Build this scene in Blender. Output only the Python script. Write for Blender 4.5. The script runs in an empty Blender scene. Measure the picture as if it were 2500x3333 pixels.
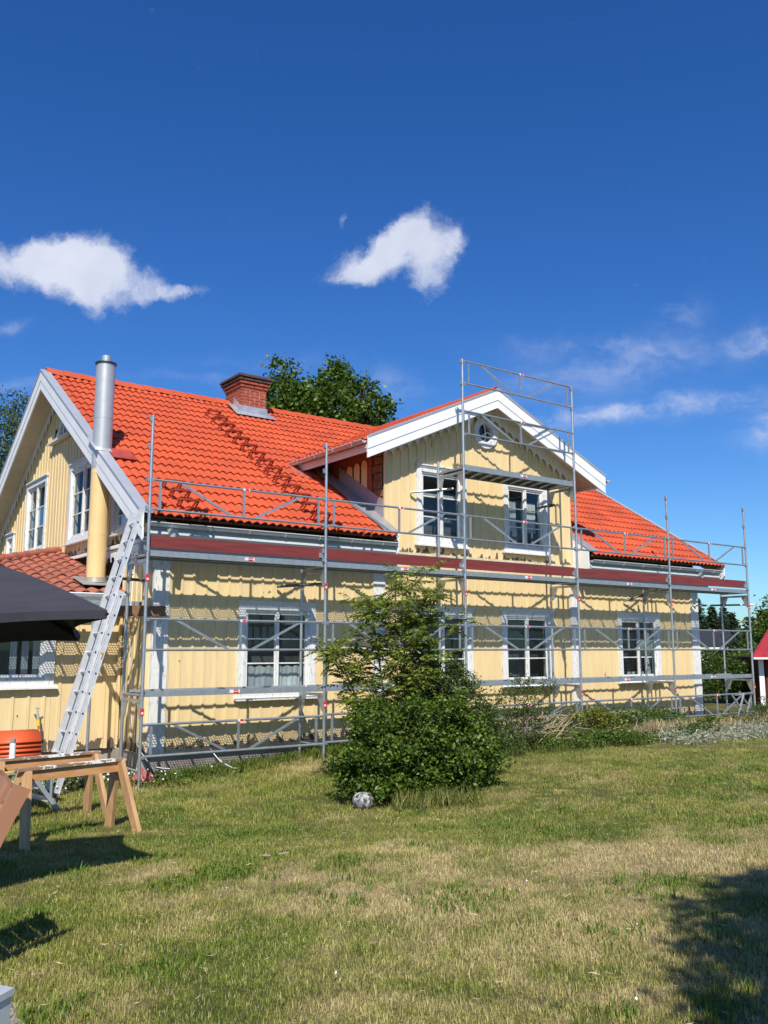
import bpy, bmesh, math, random
import numpy as np
from mathutils import Vector, Matrix
rnd = random.Random(7); nr = np.random.RandomState(7)
S = bpy.context.scene
col = S.collection
# ------------------------------------------------------------------ camera
PITCH = math.atan(446.5/2920); AZ = math.radians(53.9)
CAM = Vector((-4.87, -12.50, 1.6))
Fh = Vector((math.cos(AZ), math.sin(AZ), 0)); Rv = Vector((math.sin(AZ), -math.cos(AZ), 0)); Z = Vector((0, 0, 1))
Fv = Fh*math.cos(PITCH)+Z*math.sin(PITCH); Uv = -Fh*math.sin(PITCH)+Z*math.cos(PITCH)
cd = bpy.data.cameras.new('camera'); cam = bpy.data.objects.new('camera', cd); col.objects.link(cam)
cd.sensor_fit = 'HORIZONTAL'; cd.sensor_width = 36; cd.lens = 36*2920/2500; cd.clip_end = 5000; cd.clip_start = .05
M3 = Matrix((Rv, Uv, -Fv)).transposed(); cam.matrix_world = Matrix.Translation(CAM) @ M3.to_4x4()
S.camera = cam
# ------------------------------------------------------------------ light
SUN = Vector((.667, 1.0, -1.245)).normalized()
sl = bpy.data.lights.new('sun', 'SUN'); sl.energy = 4.6; sl.angle = math.radians(.53); sl.color = (1, .94, .84)
so = bpy.data.objects.new('sun', sl); col.objects.link(so); so.rotation_euler = SUN.to_track_quat('-Z', 'Y').to_euler()
so.location = (-10, -20, 25)
S.view_settings.view_transform = 'Standard'; S.view_settings.look = 'None'; S.view_settings.gamma = 1
S.view_settings.use_curve_mapping = False; S.view_settings.exposure = .45
S.cycles.max_bounces = 8; S.cycles.transparent_max_bounces = 16; S.cycles.diffuse_bounces = 4
S.cycles.use_denoising = True
W = bpy.data.worlds.new('World'); S.world = W; W.use_nodes = True
class NT:
    """tiny node-tree writer"""
    def __init__(s, nt): s.nt = nt; s.N = nt.nodes; s.L = nt.links
    def n(s, t, **k):
        o = s.N.new(t)
        for a, b in k.items(): setattr(o, a, b)
        return o
    def put(s, sock, v):
        if isinstance(v, bpy.types.NodeSocket): s.L.new(v, sock)
        elif v is not None: sock.default_value = v
    def m(s, op, a, b=None, c=None, clamp=False):
        o = s.n('ShaderNodeMath', operation=op, use_clamp=clamp)
        for i, v in enumerate((a, b, c)): s.put(o.inputs[i], v) if v is not None else None
        return o.outputs[0]
    def v(s, op, a, b=None, scale=None):
        o = s.n('ShaderNodeVectorMath', operation=op)
        s.put(o.inputs[0], a)
        if b is not None: s.put(o.inputs[1], b)
        if scale is not None: s.put(o.inputs['Scale'], scale)
        return o.outputs['Value'] if op in ('DOT_PRODUCT', 'LENGTH') else o.outputs[0]
    def mix(s, f, a, b, mode='MIX'):
        o = s.n('ShaderNodeMix', data_type='RGBA', blend_type=mode)
        s.put(o.inputs[0], f); s.put(o.inputs[6], a); s.put(o.inputs[7], b); return o.outputs[2]
    def noise(s, vec, scale, detail=4, rough=.6, dist=0):
        o = s.n('ShaderNodeTexNoise'); s.put(o.inputs['Vector'], vec); o.inputs['Scale'].default_value = scale
        o.inputs['Detail'].default_value = detail; o.inputs['Roughness'].default_value = rough; o.inputs['Distortion'].default_value = dist
        return o
    def sm(s, x, a, b):
        o = s.n('ShaderNodeMapRange', interpolation_type='SMOOTHSTEP'); s.put(o.inputs[0], x)
        o.inputs[1].default_value = a; o.inputs[2].default_value = b; return o.outputs[0]
def c4(c): return (c[0], c[1], c[2], 1)
def world():
    t = NT(W.node_tree); t.N.clear()
    out = t.n('ShaderNodeOutputWorld'); bg = t.n('ShaderNodeBackground'); t.L.new(bg.outputs[0], out.inputs[0])
    sky = t.n('ShaderNodeTexSky', sky_type='NISHITA'); sky.sun_disc = False
    sky.sun_elevation = math.radians(46); sky.sun_rotation = math.radians(213.7); sky.altitude = 100
    sky.air_density = 1.0; sky.dust_density = .35; sky.ozone_density = 2.0
    hs = t.n('ShaderNodeHueSaturation'); hs.inputs['Hue'].default_value = .508; hs.inputs['Saturation'].default_value = 1.3; hs.inputs['Value'].default_value = 1.0
    t.L.new(sky.outputs[0], hs.inputs['Color'])
    base = t.mix(1.0, hs.outputs[0], (.58, .865, 1.14, 1), 'MULTIPLY')
    d = t.n('ShaderNodeTexCoord').outputs['Generated']
    # cloud bank: gnomonic coordinates about one direction of the sky (radian-like units)
    f = t.v('DOT_PRODUCT', d, tuple(Fv)); fs = t.m('MAXIMUM', f, .05)
    u = t.m('DIVIDE', t.v('DOT_PRODUCT', d, tuple(Rv)), fs); w = t.m('DIVIDE', t.v('DOT_PRODUCT', d, tuple(Uv)), fs)
    uv = t.n('ShaderNodeCombineXYZ'); t.put(uv.inputs[0], u); t.put(uv.inputs[1], w); uv = uv.outputs[0]
    wr = t.noise(uv, 11, 7, .62); wr2 = t.v('SCALE', t.v('SUBTRACT', wr.outputs['Color'], (.5, .5, .5)), scale=.062)
    uvw = t.v('ADD', uv, wr2)
    det = t.noise(uvw, 26, 9, .68).outputs[0]
    def blobs(L):
        tot = None
        for (px, py, a, b, r, k) in L:
            cx, cy = (px-1250)/2920, (1666.5-py)/2920
            q = t.v('SUBTRACT', uvw, (cx, cy, 0)); ca, sa = math.cos(r), math.sin(r)
            p1 = t.m('DIVIDE', t.v('DOT_PRODUCT', q, (ca, sa, 0)), a/2920); p2 = t.m('DIVIDE', t.v('DOT_PRODUCT', q, (-sa, ca, 0)), b/2920)
            e = t.m('EXPONENT', t.m('MULTIPLY', t.m('ADD', t.m('MULTIPLY', p1, p1), t.m('MULTIPLY', p2, p2)), -1.0))
            e = t.m('MULTIPLY', e, k); tot = e if tot is None else t.m('ADD', tot, e)
        return tot
    cum = blobs([(200, 805, 85, 50, .2, .7), (340, 840, 70, 50, 0, .5), (120, 850, 150, 75, 0, .9), (250, 860, 130, 80, 0, .9), (290, 950, 120, 62, -.1, .9), (400, 910, 110, 60, -.4, .7), (560, 935, 85, 30, .15, .8), (-60, 850, 120, 80, 0, .8),
                 (1130, 870, 85, 50, 0, .9), (1300, 815, 110, 55, .2, .45), (1220, 830, 100, 60, .2, .9), (1330, 760, 90, 62, .5, .85), (1400, 800, 75, 75, 0, .7), (1480, 790, 65, 45, .5, .8), (1400, 905, 50, 75, -.2, .85), (1120, 720, 18, 26, 0, .45)])
    wis = blobs([(1880, 1360, 170, 26, .05, .6), (2250, 1325, 380, 32, .12, .55), (2080, 1190, 230, 60, .2, .38), (2480, 1090, 110, 36, .1, .62), (2500, 1400, 90, 60, 0, .6),
                 (1850, 1130, 190, 26, -.1, .3), (1300, 1250, 90, 40, -.4, .3), (720, 1250, 260, 18, -.1, .2), (2210, 1040, 80, 40, .5, .3), (1750, 1250, 160, 90, 0, .18), (20, 1060, 60, 16, .2, .35), (900, 1180, 200, 30, 0, .12), (60, 1260, 200, 20, 0, .2)])
    cumd = t.sm(t.m('ADD', cum, t.m('MULTIPLY', t.m('SUBTRACT', det, .5), 1.7)), .24, 1.25)
    st = t.noise(t.v('MULTIPLY', uvw, (1, 2.2, 1)), 14, 8, .65).outputs[0]
    wisd = t.m('MULTIPLY', wis, t.sm(st, .3, .75))
    # the same fair weather all round: thin scattered clouds elsewhere
    els = t.noise(t.v('MULTIPLY', d, (1, 1, 2.2)), 3.2, 8, .6).outputs[0]
    away = t.sm(f, .80, .55)
    oth = t.m('MULTIPLY', t.m('MULTIPLY', t.sm(els, .58, .75), away), .6)
    dens = t.m('ADD', t.m('MULTIPLY', cumd, .9), t.m('ADD', wisd, oth), clamp=True)
    shade = t.mix(t.noise(uvw, 12, 3).outputs[0], (4.8, 5.4, 7.0, 1), (8.8, 8.9, 9.3, 1))
    colr = t.mix(t.m('MULTIPLY', dens, .93), base, shade)
    t.L.new(colr, bg.inputs[0]); bg.inputs[1].default_value = .085
world()
# ------------------------------------------------------------------ materials
def mk(name, c, c2=None, scale=6, rough=.6, metal=0, bump=0, bscale=None, stretch=None, thr=None, spec=None, island=0, detail=5, c3=None, thr3=None, scale3=None):
    m = bpy.data.materials.new(name); m.use_nodes = True; t = NT(m.node_tree); b = t.N['Principled BSDF']
    pos = t.n('ShaderNodeNewGeometry').outputs['Position']; vec = pos
    if stretch: vec = t.v('MULTIPLY', pos, stretch)
    c2 = c2 or tuple(x*.75 for x in c)
    nz = t.noise(vec, scale, detail).outputs[0]
    lo, hi = thr or (.3, .7)
    cc = t.mix(t.sm(nz, lo, hi), c4(c), c4(c2))
    if c3:
        n3 = t.noise(vec, scale3 or scale*3, 6, .7).outputs[0]; cc = t.mix(t.sm(n3, *thr3), cc, c4(c3))
    if island:
        g = t.n('ShaderNodeNewGeometry').outputs['Random Per Island']
        k = t.m('ADD', t.m('MULTIPLY', g, island), 1-island/2)
        cc = t.v('SCALE', cc, scale=k)
    t.L.new(cc, b.inputs['Base Color']); b.inputs['Roughness'].default_value = rough; b.inputs['Metallic'].default_value = metal
    if spec is not None: b.inputs['Specular IOR Level'].default_value = spec
    if bump:
        bn = t.n('ShaderNodeBump'); bn.inputs['Strength'].default_value = bump; bn.inputs['Distance'].default_value = .01
        t.L.new(t.noise(vec, bscale or scale*4, 6).outputs[0], bn.inputs['Height']); t.L.new(bn.outputs[0], b.inputs['Normal'])
    return m
def leafmat(name, c, c2, trans=.35, isl=.9, rough=.45, tint=(.9, 1.0, .3), nscale=1.2):
    m = bpy.data.materials.new(name); m.use_nodes = True; t = NT(m.node_tree); b = t.N['Principled BSDF']; out = t.N['Material Output']
    g = t.n('ShaderNodeNewGeometry'); nz = t.noise(g.outputs['Position'], nscale, 3).outputs[0]
    f = t.m('ADD', t.m('MULTIPLY', g.outputs['Random Per Island'], .6), t.m('MULTIPLY', nz, .4))
    cc = t.mix(t.sm(f, .25, .8), c4(c), c4(c2))
    k = t.m('ADD', t.m('MULTIPLY', t.m('FRACT', t.m('MULTIPLY', g.outputs['Random Per Island'], 37.7)), isl), 1-isl/2)
    cc = t.v('SCALE', cc, scale=k)
    t.L.new(cc, b.inputs['Base Color']); b.inputs['Roughness'].default_value = rough; b.inputs['Specular IOR Level'].default_value = .35
    tr = t.n('ShaderNodeBsdfTranslucent'); t.L.new(t.mix(1.0, cc, c4(tint), 'MULTIPLY'), tr.inputs[0])
    ms = t.n('ShaderNodeMixShader'); ms.inputs[0].default_value = trans
    t.L.new(b.outputs[0], ms.inputs[1]); t.L.new(tr.outputs[0], ms.inputs[2]); t.L.new(ms.outputs[0], out.inputs[0])
    return m
YEL = (.745, .575, .305)
def yellow(name, peelz):
    """old yellow paint: faint streaks, and flakes missing near the foot of the boards"""
    m = bpy.data.materials.new(name); m.use_nodes = True; t = NT(m.node_tree); b = t.N['Principled BSDF']
    pos = t.n('ShaderNodeNewGeometry').outputs['Position']
    a = t.noise(t.v('MULTIPLY', pos, (6, 6, .8)), 1.6, 6, .65).outputs[0]
    cc = t.mix(t.sm(a, .3, .72), c4(YEL), (.68, .52, .275, 1))
    fine = t.noise(t.v('MULTIPLY', pos, (30, 30, 2)), 2, 5, .7).outputs[0]
    cc = t.mix(t.m('MULTIPLY', t.sm(fine, .56, .74), .6), cc, (.42, .32, .19, 1))
    dirt = t.noise(t.v('MULTIPLY', pos, (3, 3, .5)), 1.1, 5, .6).outputs[0]; cc = t.mix(t.m('MULTIPLY', t.sm(dirt, .5, .75), .4), cc, (.52, .42, .27, 1))
    sp = t.n('ShaderNodeSeparateXYZ'); t.L.new(pos, sp.inputs[0]); z = sp.outputs[2]
    edge = None
    for (z0, h) in peelz:
        e = t.m('MULTIPLY', t.sm(z, z0+h, z0), t.m('GREATER_THAN', z, z0-.05)); edge = e if edge is None else t.m('MAXIMUM', edge, e)
    fl = t.noise(t.v('MULTIPLY', pos, (7, 7, 3.5)), 1.3, 3, .5, .4).outputs[0]
    k = t.m('ADD', fl, t.m('MULTIPLY', edge, .31)) if edge is not None else fl
    cc = t.mix(t.sm(k, .735, .75), cc, (.12, .09, .065, 1))
    t.L.new(cc, b.inputs['Base Color']); b.inputs['Roughness'].default_value = .62
    bn = t.n('ShaderNodeBump'); bn.inputs['Strength'].default_value = .25; bn.inputs['Distance'].default_value = .004
    t.L.new(t.noise(t.v('MULTIPLY', pos, (8, 8, 1)), 8, 6).outputs[0], bn.inputs['Height']); t.L.new(bn.outputs[0], b.inputs['Normal'])
    return m
yel = yellow('yellow_board_paint', [(.05, .22), (3.42, .16)])
yel_d = yellow('yellow_batten_paint', [(.05, .3), (3.42, .25)])
backing = mk('dark_gap_wood', (.10, .075, .05), rough=.9)
white = mk('fresh_white_paint', (.80, .80, .80), (.74, .74, .75), scale=3, rough=.45)
oldwhite = mk('flaking_white_paint', (.74, .74, .72), (.62, .62, .60), scale=3, rough=.6, c3=(.27, .25, .22), thr3=(.57, .63), scale3=4.5, stretch=(9, 9, 1.6), bump=.3)
greywhite = mk('grey_white_gutter_metal', (.45, .48, .49), (.40, .43, .44), scale=2, rough=.4)
soffitm = mk('cream_soffit_paint', (.62, .56, .42), (.52, .46, .34), scale=3, rough=.7, c3=(.2, .16, .12), thr3=(.72, .78), scale3=3)
tilem = mk('red_roof_tile', (.50, .075, .020), (.40, .058, .018), scale=1.1, rough=.7, island=.30, c3=(.34, .06, .028), thr3=(.58, .8), scale3=9, bump=.06, bscale=60)
oldtile = mk('weathered_clay_tile', (.42, .115, .06), (.20, .085, .06), scale=7, rough=.85, island=.7, c3=(.09, .075, .06), thr3=(.6, .75), scale3=14, bump=.3)
galv = mk('galvanised_steel', (.50, .53, .55), (.40, .43, .45), scale=9, rough=.42, metal=.75, c3=(.62, .64, .66), thr3=(.6, .8), scale3=30)
galvd = mk('galvanised_sheet', (.36, .40, .42), (.29, .33, .35), scale=14, rough=.5, metal=.5)
alu = mk('aluminium', (.66, .67, .68), (.56, .57, .59), scale=12, rough=.4, metal=.3)
flash = mk('grey_roof_flashing', (.50, .51, .54), (.45, .46, .49), scale=2, rough=.38, metal=.35)
steel = mk('bright_flue_steel', (.60, .59, .57), (.52, .52, .50), scale=5, rough=.38, metal=.55)
redwood = mk('red_stained_plywood', (.21, .036, .03), (.14, .025, .022), scale=3, rough=.5, stretch=(.6, 3, 8), c3=(.34, .20, .16), thr3=(.66, .74), scale3=5)
pine = mk('weathered_pine', (.60, .32, .13), (.46, .22, .08), scale=2.2, rough=.7, stretch=(1.2, 7, 7), c3=(.22, .12, .06), thr3=(.66, .72), scale3=2.5, bump=.2)
pinev = mk('weathered_pine_leg', (.58, .35, .17), (.44, .24, .11), scale=2.2, rough=.7, stretch=(7, 7, 1.2), c3=(.20, .12, .07), thr3=(.66, .72), scale3=2.5, bump=.2)
splash = mk('paint_splashed_wood', (.33, .2, .12), (.26, .16, .1), scale=4, rough=.6, c3=(.8, .8, .78), thr3=(.52, .55), scale3=7)
oldwood = mk('bare_log_wood', (.24, .12, .055), (.10, .055, .03), scale=5, rough=.8, stretch=(3, 3, .8), bump=.5)
rustwood = mk('red_brown_wood', (.30, .085, .035), (.20, .055, .025), scale=4, rough=.7, stretch=(3, 3, 1))
brickm = mk('red_brick', (.36, .085, .04), (.25, .06, .035), scale=6, rough=.85, island=.5, c3=(.07, .05, .045), thr3=(.60, .72), scale3=5, bump=.4)
mortar = mk('mortar', (.52, .40, .30), (.40, .30, .22), scale=8, rough=.9)
sootm = mk('sooty_brick', (.10, .055, .045), (.05, .04, .038), scale=7, rough=.9)
stone = mk('foundation_plaster', (.40, .34, .28), (.28, .24, .2), scale=3, rough=.9, bump=.4)
clothm = mk('charcoal_parasol_cloth', (.036, .036, .048), (.028, .028, .038), scale=3, rough=.85, stretch=(1, 4, 1), bump=.35, bscale=5)
blackm = mk('black_plastic', (.012, .012, .013), rough=.5)
brownp = mk('brown_garden_chair_plastic', (.33, .155, .085), (.30, .14, .078), scale=3, rough=.5)
redst = mk('red_sticker', (.72, .02, .035), rough=.5); whst = mk('white_sticker', (.8, .8, .8), rough=.5)
yelp = mk('yellow_plastic', (.8, .55, .02), rough=.45); pinkm = mk('pink_plastic', (.42, .10, .10), (.25, .06, .06), rough=.6)
hazel = mk('tree_bark', (.12, .09, .06), (.06, .045, .03), scale=12, rough=.9, bump=.5)
barnred = mk('falu_red_boards', (.13, .016, .012), (.09, .012, .01), scale=3, rough=.8, stretch=(8, 8, 1))
redtin = mk('red_tin_roof', (.38, .035, .035), (.32, .03, .03), scale=2, rough=.4)
blackroof = mk('black_roof', (.03, .03, .035), rough=.6)
cream = mk('cream_gelcoat', (.70, .62, .34), rough=.4)
curtain = mk('white_curtain', (.72, .73, .74), (.5, .52, .54), scale=3, stretch=(9, 9, .6), rough=.9)
roomm = mk('dim_room', (.20, .21, .22), rough=.9)
flower = mk('pink_flower', (.6, .08, .12), rough=.7); pot = mk('white_pot', (.7, .7, .68), rough=.4)
rockm = mk('painted_rock', (.46, .46, .45), (.20, .21, .21), scale=13, rough=.9, thr=(.46, .52), c3=(.045, .045, .04), thr3=(.50, .55), scale3=17, bump=.5)
concrete = mk('paving_concrete', (.36, .31, .28), (.28, .24, .22), scale=6, rough=.9, bump=.3)
dryst = mk('dry_twigs', (.42, .33, .22), (.30, .22, .14), scale=4, rough=.8)
orange = mk('new_orange_tile', (.66, .095, .02), (.58, .08, .02), scale=3, rough=.55)
def glass():
    m = bpy.data.materials.new('window_glass'); m.use_nodes = True; t = NT(m.node_tree); t.N.clear()
    out = t.n('ShaderNodeOutputMaterial'); gl = t.n('ShaderNodeBsdfGlossy'); gl.inputs['Roughness'].default_value = .02; gl.inputs[0].default_value = (.95, 1, 1, 1)
    tr = t.n('ShaderNodeBsdfTransparent'); tr.inputs[0].default_value = (.72, .78, .78, 1)
    lw = t.n('ShaderNodeLayerWeight'); lw.inputs[0].default_value = .22
    ms = t.n('ShaderNodeMixShader'); t.L.new(t.m('ADD', t.m('MULTIPLY', lw.outputs['Fresnel'], .38), .04, clamp=True), ms.inputs[0])
    t.L.new(tr.outputs[0], ms.inputs[1]); t.L.new(gl.outputs[0], ms.inputs[2]); t.L.new(ms.outputs[0], out.inputs[0]); return m
glassm = glass()
# ------------------------------------------------------------------ mesh helpers
def setp(o, label=None, cat=None, group=None, kind=None):
    for k, v in (('label', label), ('category', cat), ('group', group), ('kind', kind)):
        if v: o[k] = v
    return o
class MB:
    def __init__(s): s.v = []; s.f = []; s.mi = []; s.mats = []; s.smooth = []
    def add(s, vs, fs, mat=None, smooth=False):
        if mat not in s.mats: s.mats.append(mat)
        i = len(s.v); s.v += [tuple(q) for q in vs]; s.f += [tuple(i+k for k in f) for f in fs]
        s.mi += [s.mats.index(mat)]*len(fs); s.smooth += [smooth]*len(fs); return s
    def box(s, x0, x1, y0, y1, z0, z1, mat=None):
        vs = [(x, y, z) for z in (z0, z1) for y in (y0, y1) for x in (x0, x1)]
        return s.add(vs, [(0, 2, 3, 1), (4, 5, 7, 6), (0, 1, 5, 4), (2, 6, 7, 3), (0, 4, 6, 2), (1, 3, 7, 5)], mat)
    def bar(s, a, b, w, h, up=(0, 0, 1), mat=None):
        a, b = Vector(a), Vector(b); d = (b-a).normalized(); x = d.cross(Vector(up))
        x = x.normalized() if x.length > 1e-4 else d.orthogonal().normalized(); y = x.cross(d).normalized()
        vs = [p+x*sx*w/2+y*sy*h/2 for p in (a, b) for sx, sy in ((-1, -1), (1, -1), (1, 1), (-1, 1))]
        return s.add(vs, [(0, 1, 2, 3), (7, 6, 5, 4), (0, 4, 5, 1), (1, 5, 6, 2), (2, 6, 7, 3), (3, 7, 4, 0)], mat)
    def tube(s, a, b, r, r2=None, n=10, mat=None, cap=True, smooth=True):
        a, b = Vector(a), Vector(b); r2 = r if r2 is None else r2; d = (b-a).normalized(); x = d.orthogonal().normalized(); y = d.cross(x)
        vs = [p+(x*math.cos(2*math.pi*k/n)+y*math.sin(2*math.pi*k/n))*q for p, q in ((a, r), (b, r2)) for k in range(n)]
        s.add(vs, [(k, (k+1) % n, n+(k+1) % n, n+k) for k in range(n)], mat, smooth)
        if cap:
            s.add(vs[:n], [tuple(range(n))[::-1]], mat); s.add(vs[n:], [tuple(range(n))], mat)
        return s
    def prism(s, poly, off, mat=None):
        n = len(poly); p = [Vector(q) for q in poly]; q = [v+Vector(off) for v in p]
        return s.add(p+q, [tuple(range(n)), tuple(range(2*n-1, n-1, -1))]+[(k, n+k, n+(k+1) % n, (k+1) % n) for k in range(n)], mat)
    def sheet(s, p, mat=None): return s.add(p, [tuple(range(len(p)))], mat)
    def mesh(s, name, mat=None, org=(0, 0, 0), recalc=True):
        me = bpy.data.meshes.new(name); o = Vector(org)
        me.from_pydata([tuple(Vector(v)-o) for v in s.v], [], s.f)
        for m in s.mats: me.materials.append(m or mat)
        for p, i, sm in zip(me.polygons, s.mi, s.smooth): p.material_index = i; p.use_smooth = sm
        if recalc:
            bm = bmesh.new(); bm.from_mesh(me); bmesh.ops.recalc_face_normals(bm, faces=bm.faces); bm.to_mesh(me); bm.free()
        me.update(); return me
    def build(s, name, mat=None, parent=None, recalc=True, **k):
        org = wpos(parent) if parent else Vector((0, 0, 0))
        return setp(link(name, s.mesh(name, mat, org, recalc), parent), **k)
WP = {}
def wpos(o): return WP.get(o.name, Vector((0, 0, 0)))
def link(name, data, parent=None, loc=None, mtx=None):
    o = bpy.data.objects.new(name, data); col.objects.link(o)
    if parent:
        o.parent = parent; WP[o.name] = Vector(wpos(parent))
    if mtx is not None:      # world matrix, parents are only ever translated
        m = mtx.copy(); 
        if parent: m.translation = m.translation-wpos(parent)
        o.matrix_local = m if parent else m
        if not parent: o.matrix_world = m
    elif loc is not None:
        o.location = Vector(loc)-(wpos(parent) if parent else Vector((0, 0, 0))); WP[o.name] = Vector(loc)
    return o
def thing(name, loc, label, cat, group=None):
    o = bpy.data.objects.new(name, None); col.objects.link(o); o.location = loc; o.empty_display_size = .2
    WP[o.name] = Vector(loc); return setp(o, label, cat, group)
def basis(xa, ya, za, org):
    m = Matrix((Vector(xa).normalized(), Vector(ya).normalized(), Vector(za).normalized())).transposed().to_4x4(); m.translation = Vector(org); return m
def quads(name, P, mat, parent=None, smooth=False, **k):
    """P: (n,4,3) array of quads, built fast; each is its own island"""
    n = len(P); me = bpy.data.meshes.new(name); org = np.array(wpos(parent)) if parent else np.zeros(3)
    me.vertices.add(n*4); me.vertices.foreach_set('co', (P.reshape(-1, 3)-org).ravel().astype(np.float32))
    me.loops.add(n*4); me.loops.foreach_set('vertex_index', np.arange(n*4, dtype=np.int32))
    me.polygons.add(n); me.polygons.foreach_set('loop_start', np.arange(0, n*4, 4, dtype=np.int32)); me.polygons.foreach_set('loop_total', np.full(n, 4, dtype=np.int32))
    me.materials.append(mat); me.update(calc_edges=True); me.validate()
    return setp(link(name, me, parent), **k)
def gh(x, y):
    """ground height"""
    t = min(max(x/6.2, 0), 1); s = 1-(3*t*t-2*t*t*t); u = min(max((y+9.5)/8, 0), 1)
    return -.35*s*u*u*(3-2*u)+.02*math.sin(x*1.1+y*.7)*math.sin(y*.9-x*.3)
# ------------------------------------------------------------------ ground
def grassmat(name, blade):
    m = bpy.data.materials.new(name); m.use_nodes = True; t = NT(m.node_tree); b = t.N['Principled BSDF']; out = t.N['Material Output']
    pos = t.n('ShaderNodeNewGeometry').outputs['Position']
    big = t.noise(pos, .55, 4, .6, .6).outputs[0]; mid = t.noise(pos, 2.3, 4, .65).outputs[0]
    f = t.m('ADD', t.m('MULTIPLY', big, .62), t.m('MULTIPLY', mid, .38))
    # the middle of the lawn is scorched, the edges by the house and on the left stay green
    q = t.v('SUBTRACT', pos, (.2, -7.9, 0)); q = t.v('MULTIPLY', q, (1/3.6, 1/2.4, 0)); dist = t.v('LENGTH', q)
    dry = t.m('ADD', f, t.m('MULTIPLY', t.sm(dist, 1.3, .2), .12))
    g1 = (.155, .220, .030, 1); g2 = (.29, .295, .065, 1); d1 = (.52, .43, .22, 1)
    if not blade: g1, g2, d1 = (.05, .070, .014, 1), (.10, .10, .028, 1), (.30, .23, .12, 1)
    cc = t.mix(t.sm(f, .36, .56), g1, g2); cc = t.mix(t.sm(dry, .50, .70), cc, d1)
    if blade:
        r = t.n('ShaderNodeNewGeometry').outputs['Random Per Island']; o = t.n('ShaderNodeObjectInfo').outputs['Random']
        k = t.m('FRACT', t.m('ADD', r, o)); cc = t.mix(t.sm(k, .80, .9), cc, (.50, .43, .20, 1))
        cc = t.v('SCALE', cc, scale=t.m('ADD', t.m('MULTIPLY', o, .9), .55))
        tr = t.n('ShaderNodeBsdfTranslucent'); t.L.new(cc, tr.inputs[0]); ms = t.n('ShaderNodeMixShader'); ms.inputs[0].default_value = .3
        t.L.new(b.outputs[0], ms.inputs[1]); t.L.new(tr.outputs[0], ms.inputs[2]); t.L.new(ms.outputs[0], out.inputs[0])
    else:
        sp = t.noise(pos, 45, 4, .7).outputs[0]; cc = t.mix(t.sm(sp, .3, .7), t.v('SCALE', cc, scale=.55), t.v('SCALE', cc, scale=1.35))
        bn = t.n('ShaderNodeBump'); bn.inputs['Strength'].default_value = .7; bn.inputs['Distance'].default_value = .03
        t.L.new(t.noise(pos, 40, 5, .7).outputs[0], bn.inputs['Height']); t.L.new(bn.outputs[0], b.inputs['Normal'])
    t.L.new(cc, b.inputs['Base Color']); b.inputs['Roughness'].default_value = .7; b.inputs['Specular IOR Level'].default_value = .2
    return m
lawnm = grassmat('lawn_turf', False); bladem = grassmat('grass_blade', True)
def ground():
    xs = sorted(set([-1500, -600, -200, -80, -40]+list(np.arange(-20, 40.1, .5))+[50, 65, 90, 130, 200, 400, 800, 1600]))
    vs = [(x, y, gh(x, y) if -20 < x < 40 and -20 < y < 40 else 0) for y in xs for x in xs]; n = len(xs)
    b = MB(); b.add(vs, [(j*n+i, j*n+i+1, (j+1)*n+i+1, (j+1)*n+i) for j in range(n-1) for i in range(n-1)], None, True)
    b.build('lawn', lawnm, recalc=False, kind='structure')
ground()
def clumps(name, n_var, blades, hgt, rad, wid, mat):
    c = bpy.data.collections.new(name)
    for k in range(n_var):
        b = MB()
        for i in range(blades):
            a = rnd.uniform(0, 6.28); r = rad*math.sqrt(rnd.random()); h = hgt*rnd.uniform(.5, 1.15); p = Vector((r*math.cos(a), r*math.sin(a), -.005))
            d = rnd.uniform(0, 6.28); w = Vector((math.cos(d), math.sin(d), 0))*wid*rnd.uniform(.6, 1.3); l = Vector((math.cos(d+1.6+rnd.uniform(-.7, .7)), math.sin(d+1.6), 0))*h*rnd.uniform(.1, .75)
            m_ = p+Vector((0, 0, h*.55))+l*.3; e = p+Vector((0, 0, h*rnd.uniform(.75, 1)))+l
            b.add([p-w, p+w, m_+w*.75, m_-w*.75, e], [(0, 1, 2, 3), (3, 2, 4)], None)
        me = b.mesh(name, mat, recalc=False); o = bpy.data.objects.new(name, me); c.objects.link(o)
    return c
def gn_scatter(name, pts, scl, coll, **k):
    me = bpy.data.meshes.new(name); me.from_pydata([tuple(p) for p in pts], [], []); 
    at = me.attributes.new('scl', 'FLOAT', 'POINT'); at.data.foreach_set('value', np.array(scl, dtype=np.float32))
    o = setp(link(name, me), **k)
    ng = bpy.data.node_groups.new(name, 'GeometryNodeTree'); ng.interface.new_socket('Geometry', in_out='INPUT', socket_type='NodeSocketGeometry'); ng.interface.new_socket('Geometry', in_out='OUTPUT', socket_type='NodeSocketGeometry')
    N, L = ng.nodes, ng.links; gi = N.new('NodeGroupInput'); go = N.new('NodeGroupOutput'); ip = N.new('GeometryNodeInstanceOnPoints'); ci = N.new('GeometryNodeCollectionInfo')
    ci.inputs['Collection'].default_value = coll; ci.inputs['Separate Children'].default_value = True; ci.inputs['Reset Children'].default_value = True; ip.inputs['Pick Instance'].default_value = True
    rr = N.new('FunctionNodeRandomValue'); rr.data_type = 'FLOAT_VECTOR'; rr.inputs[0].default_value = (-.12, -.12, 0); rr.inputs[1].default_value = (.12, .12, 6.28)
    na = N.new('GeometryNodeInputNamedAttribute'); na.data_type = 'FLOAT'; na.inputs['Name'].default_value = 'scl'
    L.new(gi.outputs[0], ip.inputs['Points']); L.new(ci.outputs[0], ip.inputs['Instance']); L.new(rr.outputs[0], ip.inputs['Rotation']); L.new(na.outputs['Attribute'], ip.inputs['Scale']); L.new(ip.outputs[0], go.inputs[0])
    md = o.modifiers.new('scatter', 'NODES'); md.node_group = ng; return o
lawnclump = clumps('grass_clump', 8, 26, .038, .10, .0019, bladem)
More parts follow.
